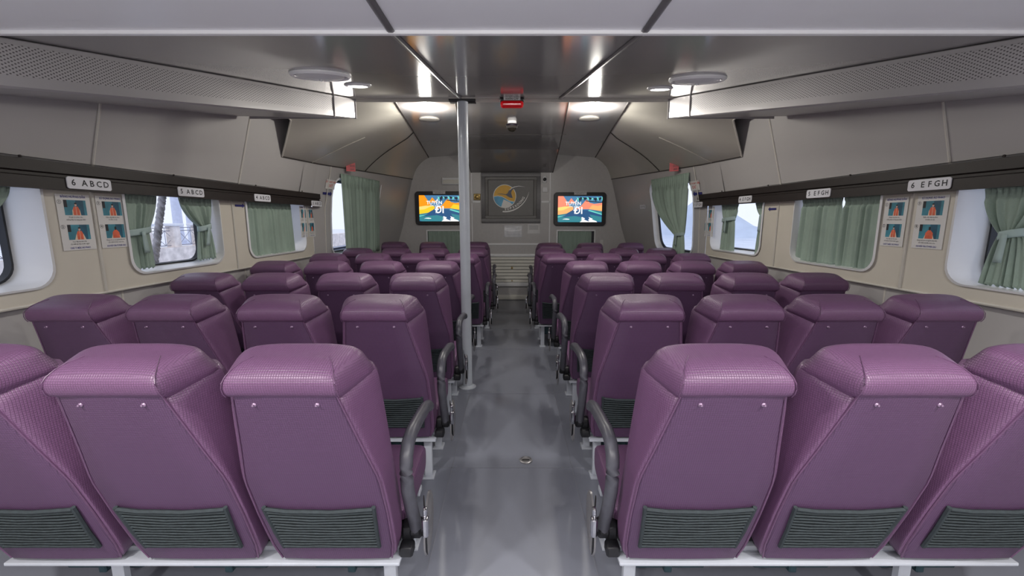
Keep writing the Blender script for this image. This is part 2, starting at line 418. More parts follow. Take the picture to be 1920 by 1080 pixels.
# brown rails
TN = 0
def trim(mb, m, lab=None, **k):
    global TN; TN += 1
    return struct(build('trim_%d' % TN, mb, m, **k), lab)
for side in (-1, 1):
    prof = [(-.0, RT), (.055, RT), (.055, RT-.055), (.042, RT-.062), (.042, RT-.075), (.07, RT-.082), (.07, RB), (.03, RB), (0, RB+.02)]
    mb = MB(); ds = [DR, 0, 2, 3.5, 5.12 if side < 0 else 5.28]
    mb.grid([[(side*(xw(d)-e), d, z) for e, z in prof] for d in ds], closed=True, cap=True)
    for d in (2.1, 3.0, 3.9, 4.7): mb.lathe([(0.006, 0), (.006, .01), (.001, .012)], (side*(xw(d)-.06), d, RT+.001), 8)
    trim(mb, M['rail'], 'dark brown rail above the %s windows' % ('left' if side < 0 else 'right'), smooth=30)
# ceiling
def XN(D): return 2.32
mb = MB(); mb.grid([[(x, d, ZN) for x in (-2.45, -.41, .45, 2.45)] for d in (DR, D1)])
ceiling = struct(build('ceiling', mb, M['ceil_lit']))
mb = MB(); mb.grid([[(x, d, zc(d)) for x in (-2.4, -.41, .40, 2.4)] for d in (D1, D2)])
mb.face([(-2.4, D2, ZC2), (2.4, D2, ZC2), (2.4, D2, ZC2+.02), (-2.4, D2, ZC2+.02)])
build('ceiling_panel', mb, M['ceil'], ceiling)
# far ceiling: outer strips and centre strip with front chamfer
C = lambda D: (lerp(.95, 1.46, (D-D2)/(DB-D2)), lerp(ZC2+.01, 2.54, (D-D2)/(DB-D2)))       # outer ceiling line x,z
I = lambda D: (lerp(.46, .80, (D-D2)/(DB-D2)), lerp(ZC2+.01, 2.585, (D-D2)/(DB-D2)))
mb = MB()
for s in (-1, 1):
    mb.grid([[(s*I(d)[0], d, I(d)[1]), (s*C(d)[0], d, C(d)[1])] for d in (D2, DB)])
DCH = 6.9
def strip(d): x, z = I(d); return x, z
mb.grid([[(-I(d)[0], d, I(d)[1]-.012), (I(d)[0], d, I(d)[1]-.012)] for d in (D2, DCH)])
zch = I(DCH)[1]-.012
mb.grid([[(-I(DCH)[0], DCH, zch), (I(DCH)[0], DCH, zch)], [(-.72, DB, 2.28), (.72, DB, 2.28)]])
for s in (-1, 1):
    mb.face([(s*I(DCH)[0], DCH, zch), (s*.72, DB, 2.28), (s*I(DB)[0], DB, 2.6)])
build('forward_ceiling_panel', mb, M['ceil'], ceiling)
mb = MB()
for s in (-1, 1):
    mb.tube([(s*I(d)[0], d, I(d)[1]-.012) for d in (D2, 5, DCH)]+[(s*.72, DB, 2.28)], .006, n=6)
    mb.tube([(s*C(d)[0], d, C(d)[1]-.004) for d in (D2, DB)], .006, n=6)
mb.box((-.0, 5.35, zc(D2)+.052), (1.3, .006, .004))
build('dark_joint', mb, M['dseam'], ceiling)
# seams of near and middle ceilings
mb = MB(); mb.box((0, D1, ZN-.004), (4.7, .016, .014)); trim(mb, M['white'], 'white cross joint strip of the ceiling')
mb = MB(); mb.box((0, D2, ZC2-.012), (3.6, .012, .03)); mb.box((0, D2-.055, ZC2-.012), (3.6, .008, .006)); trim(mb, M['seam'], 'pale strip along the forward edge of the sloped ceiling')
mb = MB()
for s, x0, x1 in ((-1, -.41, -.41), (1, .45, .38)):
    mb.tube([(x0, DR, ZN-.003), (x0, D1, ZN-.003)], .013, n=6, flat=(.014, .006))
    mb.tube([(x0, D1, ZN-.003), (x1, D2, ZC2-.003)], .012, n=6, flat=(.014, .006))
build('long_joint_strip', mb, mat('grey_joint_strip', (120, 118, 120), .35, .3, noise=(10, .05)), ceiling)
# coves
def SW(D, s):
    if D < 4.05: k = (D-D2)/.45; return lerp(1.9, 2.0, k), lerp(2.40, 2.356, k)
    if D < 4.27: k = (D-4.05)/.22; return lerp(2.0, 2.21, k), lerp(2.356, 2.07, k)
    z = lerp(2.07, 2.17, (D-4.27)/(DB-4.27))
    x = xw(D)-.02-(z-RT)*.28 if D < SP[s][-1] else XFq(s, D, z)
    return x-.006, z
def cove_pt(D, t, s):
    """t=0 wall seam, t=1 ceiling line; gentle outward bulge growing forward"""
    a = SW(D, s)
    c = C(D); k = .055*math.sin(math.pi*t)*max(0, (D-4)/(DB-4)); l = Vector((c[0]-a[0], 0, c[1]-a[1]))
    n = Vector((-l.z, 0, l.x)).normalized()
    if n.z < 0: n = -n
    p = Vector((a[0], D, a[1])).lerp(Vector((c[0], D, c[1])), t)+n*k; return (s*p.x, p.y, p.z)
for s, nm in ((-1, 'left'), (1, 'right')):
    mb = MB(); DS = [D2, 3.8, 4.05, 4.16, 4.27, 4.6, SP[s][-1], 5.4, 5.9, 6.4, 6.9, 7.35, DB]
    mb.grid([[cove_pt(d, t/8, s) for t in range(9)] for d in DS])
    mb.face([(s*.95, D2+.01, ZC2+.02), (s*2.4, D2+.01, ZC2+.02), (s*1.9, D2+.01, 2.3)])
    cv = build('cove_panel', mb, M['cove'], bpy.data.objects['wall_'+nm], smooth=50)
    mb = MB()
    def ps(D, t): p = Vector(cove_pt(D, t, s)); return p+Vector((0, 0, -.004))
    mb.tube([ps(lerp(5.2, 6.05, (1-t)**.6), t) for t in [i/10 for i in range(11)]], .005, n=6)
    mb.tube([ps(d, 0) for d in (4.27, 4.6, SP[s][-1], 5.6, 6.5, 7.2, DB)], .006, n=6)
    build('dark_joint', mb, M['dseam'], cv)
    mb = MB()
    mb.tube([ps(4.27, 0), ps(4.05, 0), ps(3.8, 0)], .008, n=6); mb.tube([ps(4.85-.35*t, t) for t in (0, .2, .4, .6)], .004, n=6)
    build('pale_joint', mb, M['seam'], cv)
# outer roof so that daylight only comes through the windows
mb = MB(); mb.box((0, (DB+DR)/2, 2.72), (5.6, DB-DR+.6, .05)); struct(build('ceiling_deck', mb, M['wall'])).name = 'ceiling_1'
mb = MB()
for s in (-1, 1):
    mb.grid([[(s*2.62, d, z) for d in (DR, 5.0)] for z in (1.78, 2.72)]); mb.grid([[(s*2.62, d, z) for d in (DR, 5.0)] for z in (0, 1.1)])
    mb.grid([[(s*2.62, 5.0, z), (s*2.3, DB+.2, z)] for z in (2.0, 2.72)])
    mb.grid([[(s*(xw(d)-.02), d, 1.77), (s*2.62, d, 1.785)] for d in (DR, 0, 5.0)])
    mb.grid([[(s*(xw(d)+.02), d, 1.04), (s*2.62, d, 1.04)] for d in (DR, 0, 5.0)])
hull = struct(build('wall_outer', mb, M['wall']))
# rear bulkhead
mb = MB(); mb.box((0, DR-.03, 1.2), (5.4, .06, 2.9)); struct(build('wall_back', mb, M['wall']))
# front bulkhead with two window openings
def Fb(x, z, e=0): return (x, DB-e, z)
mb = MB(); mb.box((0, DB+.04, 1.35), (5.2, .08, 2.8)); wf = struct(build('wall_front', mb, M['bulk']))
mb = MB()
for x in (-.715, .675): mb.box((x, DB-.006, 1.2), (.018, .014, 2.15))
mb.box((-.64, DB-.006, 1.775), (.15, .014, .03)); mb.box((.60, DB-.006, 1.775), (.15, .014, .03)); mb.box((-.02, DB-.006, 1.025), (1.38, .014, .03))
trim(mb, M['white'], 'white trim strips on the front wall')
mb = MB(); mb.box((0, DB-.01, .05), (4.2, .02, .085), .004); struct(build('baseboard_front', mb, M['louvre']))
# louvred heater panel
t = tag(empty('louvre_grille', (0, DB, 0)), 'cream louvred grille low on the front wall at the end of the aisle', 'grille')
mb = MB()
for z0, z1 in ((.80, .85), (.26, .33)): mb.box((0, -.03, (z0+z1)/2), (1.1, .06, z1-z0), .005)
for x in (-.55, .55): mb.box((x, -.03, .55), (.05, .06, .6), .005)
build('frame', mb, M['white'], t)
mb = MB()
n = 8
for i in range(n):
    z = .33+(i+.5)*.47/n
    mb.box((0, -.035, z), (1.05, .008, .050), mtx=Matrix.Rotation(math.radians(-22), 3, 'X'))
build('slats', mb, M['louvre'], t)
mb = MB(); mb.box((0, -.008, .55), (1.06, .004, .5)); build('backing', mb, M['dseam'], t)
mb = MB(); mb.box((.0, -.066, .60), (.03, .012, .04), .003); mb.box((0, -.066, .365), (.02, .012, .02), .003); build('latch', mb, M['brass'], t)

# ------------------------------------------------------------------ curtains
def curtain(name, label, A, B, z0, z1, folds, nrm, tie=None, amp=.012, skew=0, spread=None, seed=0, group=None, anchor=.5, rod=False):
    """A,B top corners (x,y); z0 bottom z1 top; tie=(v, width fraction, anchor position 0..1, bottom fraction)"""
    rnd = random.Random(seed); A = Vector((*A, 0)); B = Vector((*B, 0)); O = Vector(((A.x+B.x)/2, (A.y+B.y)/2, z0)); nrm = Vector(nrm).normalized()
    ph = [rnd.uniform(-.5, .5) for _ in range(60)]
    nu, nv = folds*8, 26; rows = []
    for j in range(nv+1):
        v = j/nv; row = []
        if tie:
            tv, tw, ta, bw = tie
            if v < tv: w = lerp(1, tw, (v/tv)**1.5*(3-2*(v/tv))/1.0 if v/tv < 1 else 1); w = lerp(1, tw, min(1, (v/tv)**1.3))
            else: w = lerp(tw, bw, min(1, ((v-tv)/(1-tv))**.55))
            k = min(1, v/tv)**1.2; c0 = lerp(anchor, ta, k)
        else:
            w = 1+(spread or 0)*v; c0 = anchor
        for i in range(nu+1):
            u = i/nu; uu = u+.012*math.sin(6.3*u*3+ph[3])*v
            x = c0+(uu-c0)*w if not tie else (c0+(uu-.5)*w if w < 1 else uu)
            if tie: x = lerp(uu, c0+(uu-.5)*w, min(1, v/tv*1.0) if v < tv else 1)
            a = amp*(.55+.45*math.sin(u*folds*1.7+ph[1]*4))*(1.0 if not tie else lerp(1, 1.3, 1-abs(v-.5)))
            f = math.sin(2*math.pi*folds*u+ph[int(u*folds) % 60]*.9+v*ph[5]*1.5)
            f = f*a
            if v < .13: f = f*.35+amp*.45*math.sin(2*math.pi*folds*2*u+ph[2])*(1 if v > .02 else 1.4)
            if abs(v-.13) < .025: f *= .3
            if tie and v > tv: f *= lerp(.5, 1, (v-tv)/(1-tv))
            zz = lerp(z1, z0, v)+ (.006*math.sin(2*math.pi*folds*u+1) if j == nv else 0)
            P = A.lerp(B, x + skew*v)+nrm*f; row.append((P.x-O.x, P.y-O.y, zz-O.z))
        rows.append(row)
    mb = MB(); mb.grid(rows)
    root = tag(empty(name, O), label, 'curtain', group)
    o = build('cloth', mb, M['curtain'], root, smooth=80)
    md = o.modifiers.new('s', 'SOLIDIFY'); md.thickness = .0025
    if tie:
        tv, tw, ta, bw = tie; zt = lerp(z1, z0, tv)-O.z; P = A.lerp(B, ta+skew*tv); L = (B-A).length; d = (B-A).normalized(); c = Vector((P.x-O.x, P.y-O.y, zt))
        mb = MB(); hw = L*tw*.52+.006; rows = []
        for q in range(17):
            a = 2*math.pi*q/16; e = d*math.cos(a)*hw+nrm*math.sin(a)*.028+Vector((0, 0, .012*math.cos(a)))
            rows.append([c+e*1.06+Vector((0, 0, k)) for k in (-.02, -.01, .01, .02)])
        mb.grid(rows)
        rows = []
        for q in range(7):
            v = q/6; e = nrm*(.04-.01*v)+Vector((0, 0, -.14*v))+d*(-.02*v*(1 if seed % 2 else -1)); rows.append([c+e-d*(.014+.006*v), c+e+d*(.014+.006*v)])
        mb.grid(rows)
        o2 = build('tieback', mb, M['tie'], root, smooth=80); md = o2.modifiers.new('s', 'SOLIDIFY'); md.thickness = .002
    return root
cx = lambda d, s, e=.035: (s*(xw(d)+e), d)
ZT = 1.655
G = 'sage green curtains in the side windows'
curtain('curtain', 'green curtain tied at its waist in the left window nearest the camera', cx(1.55, -1), cx(2.12, -1), 1.16, ZT, 9, (1, 0, 0), tie=(.55, .3, .30, .62), seed=1, amp=.016)
curtain('curtain', 'green curtain tied back at the near edge of the window showing the quay railing', cx(2.69, -1), cx(2.96, -1), 1.15, ZT, 6, (1, 0, 0), tie=(.52, .62, .30, .72), seed=2, anchor=.3, amp=.013)
curtain('curtain', 'green curtain tied back at the far edge of the window showing the quay railing', cx(3.13, -1), cx(3.46, -1), 1.16, ZT, 6, (1, 0, 0), tie=(.5, .34, .68, .62), seed=3, amp=.014)
curtain('curtain', 'closed green curtain across the left window under the 4 A B C D sign', cx(3.86, -1), cx(4.62, -1), 1.12, ZT, 11, (1, 0, 0), seed=4, spread=.05, anchor=.2, amp=.021)
curtain('curtain', 'green curtain tied with a pale band in the right window nearest the camera', cx(2.24, 1), cx(1.86, 1), 1.14, ZT, 7, (-1, 0, 0), tie=(.5, .24, .40, .54), seed=5, amp=.016)
curtain('curtain', 'right half of the drawn green curtain pair under the 5 E F G H sign', cx(3.13, 1), cx(2.80, 1), 1.10, ZT, 7, (-1, 0, 0), seed=6, amp=.021, spread=.03, anchor=.9)
curtain('curtain', 'left half of the drawn green curtain pair under the 5 E F G H sign', cx(3.56, 1), cx(3.16, 1), 1.13, ZT, 7, (-1, 0, 0), seed=8, amp=.021, spread=.08, anchor=.6, skew=-.02)
curtain('curtain', 'narrow green curtain at the forward edge of the right window showing the hazy hill', cx(4.86, 1), cx(4.53, 1), 1.12, ZT, 6, (-1, 0, 0), tie=(.35, .68, .5, .85), seed=7, amp=.014)
curtain('curtain', 'slim green curtain at the near edge of the right window showing the hazy hill', cx(4.22, 1), cx(4.02, 1), 1.12, ZT, 4, (-1, 0, 0), tie=(.3, .5, .75, 1.0), seed=9, amp=.013)
# forward window curtains

l = curtain('curtain', 'long green pleated curtain over the left forward window beside the red sign', (-(XFq(-1, 5.5, 1.9)-.05), 5.45), (-(XFq(-1, 6.5, 1.9)-.05), 6.52), 1.0, 2.03, 11, (1, .2, 0), seed=10, amp=.022, spread=-.12, anchor=.1)
l = curtain('curtain', 'long green curtain swept aside and tied low at the right forward window', ((XFq(1, 6.3, 1.9)-.05), 6.3), ((XFq(1, 5.4, 1.9)-.05), 5.35), .98, 2.03, 9, (-1, .2, 0), seed=11, tie=(.72, .2, .86, .28), amp=.022)
for s, lab in ((-1, 'white curtain pull cord hanging beside the left forward window'),):
    mb = MB(); mb.tube([(s*(XFq(s, 6.62, 1.9)-.03), 6.62, 1.98), (s*(XFq(s, 6.6, 1.6)-.035), 6.6, 1.65), (s*(XFq(s, 6.66, 1.3)-.03), 6.66, 1.3), (s*(XFq(s, 6.64, 1)-.03), 6.64, 1.02)], .006, n=6)
    tag(build('pull_cord', mb, M['white']), lab, 'cord')

# ------------------------------------------------------------------ ducts
for s, nm in ((-1, 'left'), (1, 'right')):
    t = tag(empty('air_duct', (s*1.6, 2.5, 2.2)), 'long grey perforated air duct under the ceiling on the %s side' % nm, 'duct')
    O = Vector((s*1.6, 2.5, 2.2)); DE = 3.59
    xi = lambda d: lerp(1.87, 1.25, (d-1.4)/(DE-1.4)) if d > 1.4 else lerp(2.1, 1.87, (d+.2)/1.6)
    zt = lambda d: zc(min(d, D2))-.002
    zb = lambda d: zt(d)-lerp(.175, .153, max(0, (d-1.4))/2.2)
    def pt(d, e, z): p = Vector((s*(xi(d)+e), d, z))-O; return p
    mb = MB(); DS = [-.2, .6, 1.4, D1, 2.2, 2.8, 3.34, DE]
    mb.grid([[pt(d, .006, zt(d)), pt(d, 0, zt(d)-.004), pt(d, 0, zt(d)-.02)] for d in DS])
    mb.grid([[pt(d, 0, zb(d)+.045), pt(d, 0, zb(d)+.008), pt(d, .012, zb(d)), Vector((s*(xw(d)-.03-(zb(d)-RT)*.28), d, zb(d)+.02))-O] for d in DS])
    d = DE; mb.face([pt(d, 0, zt(d)), pt(d, 0, zb(d)), Vector((s*2.1, d, zb(d)))-O, Vector((s*2.1, d, zt(d)))-O])
    build('housing', mb, M['duct'], t, smooth=30)
    mb = MB(); mb.grid([[pt(d, .002, zt(d)-.02), pt(d, .002, zb(d)+.045)] for d in DS[:-1]]); build('perforated_face', mb, M['perf'], t)
    mb = MB(); mb.grid([[pt(d, .001, zt(d)-.02), pt(d, .001, zb(d)+.045)] for d in (3.34, DE)]); mb.tube([pt(3.34, -.002, zt(3.34)), pt(3.34, -.002, zb(3.34))], .005, n=6)
    mb.tube([pt(DE, 0, zt(DE)), pt(DE, 0, zb(DE))], .007, n=6)
    build('end_panel', mb, M['duct'], t)

# ------------------------------------------------------------------ ceiling fixtures
sl = math.atan((ZC2-ZN)/(D2-D1)); Rt = Matrix.Rotation(sl, 3, 'X')
def downlight(loc, rot, lab, power, r=.06, bulb=False):
    t = tag(empty('downlight', loc), lab, 'ceiling light')
    mb = MB(); mb.lathe([(r+.022, .004), (r+.022, -.004), (r+.012, -.010), (r, -.010), (r, .002)], n=32, tilt=rot); build('bezel', mb, M['white'], t)
    mb = MB(); mb.lathe([(r, -.004), (r*.98, -.0085), (.001, -.0095)], n=32, tilt=rot); build('diffuser', mb, M['lamp'], t)
    n = rot @ Vector((0, 0, -1))
    if bulb:
        pl = bpy.data.lights.new('downlight_bulb', 'POINT'); pl.energy = power; pl.shadow_soft_size = .045; pl.color = (1, .96, .88)
        o = bpy.data.objects.new('downlight_bulb', pl); COL.objects.link(o); o.parent = t; o.location = n*.075; return t
    l = area_light('downlight_lamp', Vector(loc)+n*.02, r*1.9, power); l.rotation_euler = rot.to_euler(); l.data.spread = 2.75; l.parent = t; l.location = n*.02
    return t
I3 = Matrix.Identity(3)
DLP = 13
downlight((-.97, 2.85, zc(2.85)), Rt, 'bright round downlight beside the left air duct end', 2.5)
downlight((.98, 3.0, zc(3.0)), Rt, 'bright round downlight beside the right air duct end', 2.5)
downlight((-.754, 3.95, C(3.95)[1]), Matrix.Rotation(.03, 3, 'X'), 'bright downlight on the forward ceiling left of the pole', 14, bulb=True)
downlight((.716, 3.95, C(3.95)[1]), Matrix.Rotation(.03, 3, 'X'), 'bright downlight on the forward ceiling on the right half', 14, bulb=True)
for x in (-1.25, 1.25):  # unseen rear downlights, added as fill to brighten the cabin
    for y in (.15, -.9, -2.0): downlight((x, y, ZN), I3, '%s added fill downlight of the unseen rear ceiling on the %s half' % ({.15: 'front', -.9: 'middle', -2.0: 'hindmost'}[y], 'left' if x < 0 else 'right'), 14)
def vent(loc, rot, lab, r, m='white'):
    t = tag(empty('ceiling_vent', loc), lab, 'vent')
    mb = MB(); mb.lathe([(r, .002), (r, -.006), (r*.93, -.016), (r*.86, -.010), (r*.84, .0)], n=40, tilt=rot); build('outer_ring', mb, M['white'], t)
    mb = MB(); mb.lathe([(r*.8, .0), (r*.78, -.012), (r*.55, -.024), (.3*r, -.026), (.001, -.027)], n=40, tilt=rot); build('inner_disc', mb, M[m], t)
    mb = MB(); mb.lathe([(.012, -.02), (.012, -.032), (.001, -.034)], n=14, tilt=rot); build('knob', mb, M['chrome'], t)
vent((-1.03, 2.45, zc(2.45)), Rt, 'large round white air vent on the ceiling by the left duct', .155)
vent((1.06, 2.6, zc(2.6)), Rt, 'large round white air vent on the ceiling by the right duct', .155)
M['grill'] = mat('speaker_grille_grey', (176, 172, 166), .6, noise=(60, .15))
for x, y, w in ((-.82, 4.45, 'left'), (.76, 4.42, 'right')):
    mb = MB(); rr = Matrix.Rotation(.03, 3, 'X')
    mb.lathe([(.10, .002), (.10, -.008), (.09, -.012), (.04, -.012), (.001, -.012)], (x, y, C(y)[1]), 36, tilt=rr)
    tag(build('ceiling_speaker', mb, M['grill']), 'round flat speaker grille on the %s forward ceiling' % w, 'speaker')
# red alarm box and its small label
t = tag(empty('alarm_light', (0, D2-.02, ZC2-.01)), 'red alarm light at the middle of the ceiling edge', 'alarm light')
mb = MB(); mb.box((0, -.03, -.015), (.19, .07, .03), .008); build('base', mb, M['black'], t)
mb = MB(); mb.box((0, -.035, -.05), (.18, .08, .045), .02); build('lens', mb, M['redlens'], t)
mb = MB(); fr = frame((0, -.066, -.016), (1, 0, 0), (0, 0, 1)); mb.box((0, -.067, -.015), (.13, .002, .022)); build('label_plate', mb, M['paper'], t)
mb = MB(); text_into(mb, 'KHẨN CẤP', .02, frame((0, -.0685, -.015), (1, 0, 0), (0, 0, 1)), .0, bold=.0004); build('lettering', mb, M['ink'], t)
# lamp / detector
t = tag(empty('smoke_detector', (0, 4.55, I(4.55)[1]-.012)), 'small white round detector with glass rim on the centre ceiling', 'detector')
mb = MB(); mb.lathe([(.045, 0), (.045, -.02), (.038, -.035), (.034, -.04), (.001, -.042)], n=28); build('housing', mb, M['white'], t)
mb = MB(); mb.lathe([(.06, -.03), (.066, -.04), (.055, -.05), (.03, -.05)], n=28); build('rim', mb, M['chrome'], t)
t = tag(empty('mirror_dome', (0, 4.86, I(4.86)[1]-.012)), 'small dark dome on the centre ceiling beyond the detector', 'camera')
mb = MB(); mb.lathe([(.062, 0), (.062, -.01), (.05, -.02)], n=28); build('collar', mb, M['silver'], t)
mb = MB(); mb.lathe([(.052, -.012), (.045, -.035), (.028, -.052), (.001, -.058)], n=28); build('dome', mb, mat('smoked_dome', (50, 46, 40), .1, .3, noise=(10, .1)), t)

# ------------------------------------------------------------------ pole
t = tag(empty('support_pole', (-.395, 3.604, 0)), 'tall round pale grey pole standing in the aisle', 'pole')
mb = MB(); mb.lathe([(.043, 0), (.043, 1.2), (.043, 2.40)], n=36); build('tube', mb, M['pole'], t)
mb = MB(); mb.lathe([(.075, 0), (.075, .006), (.06, .012), (.05, .02), (.044, .022)], n=36); build('base_flange', mb, M['pole'], t)
mb = MB(); mb.box((0, 0, 2.402), (.21, .1, .018), .003); build('top_plate', mb, M['black'], t)

# ------------------------------------------------------------------ front wall furniture
FR = lambda x, z, e=0: frame((x, DB-e, z), (1, 0, 0), (0, 0, 1))
def rect_ring(mb, w, h, b, y0, y1, cx=0, cz=0):
    mb.box((cx, (y0+y1)/2, cz+h/2-b/2), (w, y1-y0, b), .003); mb.box((cx, (y0+y1)/2, cz-h/2+b/2), (w, y1-y0, b), .003)
    mb.box((cx-w/2+b/2, (y0+y1)/2, cz), (b, y1-y0, h-2*b+.004), .003); mb.box((cx+w/2-b/2, (y0+y1)/2, cz), (b, y1-y0, h-2*b+.004), .003)
t = tag(empty('logo_panel', (-.02, DB, 1.84)), 'dark grey framed panel with orange sun and bird logo between the televisions', 'panel')
mb = MB(); rect_ring(mb, 1.05, .87, .07, -.05, 0); build('outer_frame', mb, M['hatch'], t)
mb = MB(); rect_ring(mb, .91, .73, .05, -.035, 0); build('inner_frame', mb, M['hatch_in'], t)
mb = MB(); mb.box((0, -.01, 0), (.9, .02, .72)); build('board', mb, M['hatch_in'], t)
mb = MB(); rect_ring(mb, .815, .635, .008, -.026, -.015); build('inner_bead', mb, M['dseam'], t)
F = frame((-.11, -.022, .03), (1, 0, 0), (0, 0, 1))
def poly(mb, pts, fr, z, mi):
    mb.cur = mi; o, r, u = fr; n = r.cross(u); mb.face([o+r*a+u*b+n*z for a, b in pts])
mb = MB(); R = .205
circ = lambda r, a0=0, a1=360, n=48: [(r*math.cos(math.radians(a0+(a1-a0)*k/n)), r*math.sin(math.radians(a0+(a1-a0)*k/n))) for k in range(n+1)]
poly(mb, circ(R)[:-1], F, .001, 2)
poly(mb, circ(R-.012)[:-1], F, .002, 0)
wave_x = [-R+.012, -.12, -.03, .06, .12, R-.045]
low = [(R-.014)]
pts = [(-.192, -.01), (-.12, -.0), (-.05, -.012), (.02, -.05), (.08, -.085), (.135, -.095), (.163, -.1)]
arc = [((R-.012)*math.cos(math.radians(a)), (R-.012)*math.sin(math.radians(a))) for a in range(-32, -177, -7)]
poly(mb, pts+arc, F, .003, 1)
pale = [(x*.55+.0, y*.9-.02) for x, y in arc[4:16]]
poly(mb, [(-.02, -.055), (.05, -.085), (.10, -.108)]+arc[2:12], F, .0035, 2)
poly(mb, [(a, b+.012) for a, b in pts]+[(a, b) for a, b in pts[::-1]], F, .004, 2)
bird = [(-.14, .045), (-.06, .045), (.02, .035), (.05, .05), (.075, .10), (.12, .145), (.17, .165), (.25, .175), (.37, .163), (.25, .163), (.18, .145), (.13, .105), (.115, .06), (.13, .005), (.145, -.03), (.10, -.025), (.06, -.005), (.02, .022), (-.05, .034)]
poly(mb, bird, F, .006, 3)
poly(mb, [(.075, .10), (.12, .145), (.17, .168), (.25, .18), (.37, .163), (.25, .170), (.18, .156), (.13, .135), (.10, .11)], F, .007, 2)
sw = []; sw2 = []
for k in range(15):
    a = math.radians(-95+k*80/14*1.05); rr = .44; th = .022*(1-(k/14)**2)+.002
    c0 = (.0, .16); sw.append((c0[0]+rr*math.cos(a), c0[1]+rr*math.sin(a))); sw2.append((c0[0]+(rr-th)*math.cos(a), c0[1]+(rr-th)*math.sin(a)))
poly(mb, [p for p in sw]+[p for p in sw2[::-1]], F, .003, 2)
mb.cur = 2
for k, ch in enumerate('SUPERDONG'):
    a = math.radians(-88+k*7.3); rr = .385
    text_into(mb, ch, .058, F, .004, cx=.0+rr*math.cos(a), cy=.16+rr*math.sin(a), bold=.002, rot=a+math.pi/2)
build('logo', mb, [M['gold'], M['lblue'], M['lwhite'], M['lgrey']], t, smooth=0)

def television(x, z, lab, warm):
    t = tag(empty('television', (x, DB, z)), lab, 'television'); w, h = .93, .585
    fr = frame((0, -.0, 0), (1, 0, 0), (0, 0, 1))
    mb = MB(); o = [Vector((a, -.02, b)) for a, b in rrect(w, h, .06, 6)]
    mb.grid([[(a, -.0, b) for a, b in rrect(w*.97, h*.97, .06, 6)], [(a, -.05, b) for a, b in rrect(w, h, .06, 6)], [(a, -.06, b) for a, b in rrect(w*.985, h*.97, .05, 6)], [(a, -.06, b) for a, b in rrect(w*.86, h*.80, .01, 6)], [(a, -.052, b) for a, b in rrect(w*.84, h*.77, .006, 6)]], closed=True)
    mb.face([(a, -.0, b) for a, b in rrect(w*.97, h*.97, .06, 6)]); build('casing', mb, M['tvframe'], t, smooth=30)
    F = frame((0, -.052, -.0), (1, 0, 0), (0, 0, 1)); mb = MB(); W2, H2 = w*.42, h*.39
    names = ['teal', 'deep', 'sky', 'orange' if warm else 'salmon', 'yellow' if warm else 'peach', 'pale', 'white', 'mint', 'dark']; ix = {n: i for i, n in enumerate(names)}
    P = lambda pts, m, lv: poly(mb, [((a*2-1)*W2, (b*2-1)*H2) for a, b in pts], F, .0004*lv, m)
    P([(0, 0), (1, 0), (1, 1), (0, 1)], 0, 1)
    P([(0, .45), (1, .45), (1, 1), (0, 1)], 2, 2)
    P([(0, .3), (0, 1), (.12, 1), (.2, .8), (.26, .62), (.3, .5), (.2, .4)], 3, 3)
    P([(.22, .72), (.3, .92), (.36, .8), (.42, .72)], 3, 3)
    P([(.4, .5), (.52, .62), (.62, .82), (.66, .86), (.72, .74), (.82, .7), (1, .74), (1, .42), (.7, .5)], 3, 4)
    P([(.7, .5), (.78, .66), (.9, .62), (1, .66), (1, .44)], 4, 5)
    P([(0, .28), (0, .5), (.15, .56), (.3, .62), (.36, .55), (.33, .44), (.2, .33)], 4, 5)
    P([(0, .44), (.12, .46), (.3, .6), (.15, .6), (0, .56)], 5, 6)
    P([(0, 0), (0, .22), (.15, .28), (.35, .48), (.5, .47), (.75, .46), (1, .3), (1, 0)], 1, 7)
    P([(0, .04), (0, .2), (.16, .2), (.4, .24), (.55, .18), (.6, 0), (.05, 0)], 0, 8)
    P([(.68, .44), (1, .28), (1, .32), (.72, .47)], 7, 9); P([(0, .18), (.1, .22), (.2, .29), (.12, .25), (0, .22)], 7, 9)
    P([(.72, .3), (1, .2), (1, .02), (.8, .05)], 0, 9)
    rnd = random.Random(5)
    for k in range(16):
        a = .42+.56*k/15; b = .97-.04*rnd.random(); P([(a, b), (a+.05, b-.02), (a+.02+rnd.uniform(-.02, .03), b-.10-.1*rnd.random())], 8 if k % 3 else 7, 9)
    P([(.62, .80), (.8, .77), (1, .74), (1, .77), (.8, .80), (.64, .83)], 8, 10)
    P([(.5, 0), (.56, .08), (.52, .08), (.57, .14), (.53, .14), (.55, .2), (.62, .15), (.6, .1), (.7, .03), (.7, 0)], 6, 10)
    P([(.69, 0), (.72, .07), (.69, .07), (.72, .14), (.7, .2), (.8, .13), (.77, .11), (.88, .04), (.9, 0)], 6, 10)
    P([(.1, .09), (.14, .11), (.2, .1), (.26, .1), (.27, .12), (.2, .14), (.14, .13)], 6, 10)
    mb.cur = 6
    text_into(mb, 'TUYỂN', .085, F, .005, cx=-.12, cy=.095, bold=.0015); text_into(mb, 'NGAY HÔM NAY', .028, F, .005, cx=-.09, cy=.045)
    text_into(mb, 'ĐI', .17, F, .005, cx=-.03, cy=-.03, bold=.003)
    build('screen', mb, [TV[n] for n in names], t, smooth=0)
    mb = MB(); mb.box((-.03 if warm else .0, -.064, h/2-.012), (.22, .01, .065), .002); lp = build('label_plate', mb, M['paper'], t)
    mb = MB(); fr2 = frame((-.03 if warm else .0, -.0695, h/2-.012), (1, 0, 0), (0, 0, 1))
    text_into(mb, 'KHÔNG CHẠM VÀO', .021, fr2, 0, cy=.012); text_into(mb, 'MÀN HÌNH TIVI', .021, fr2, 0, cy=-.014)
    build('lettering', mb, M['ink'], lp)
television(-1.255, 1.66, 'wall television on the left, partly behind the pole, orange picture', True)
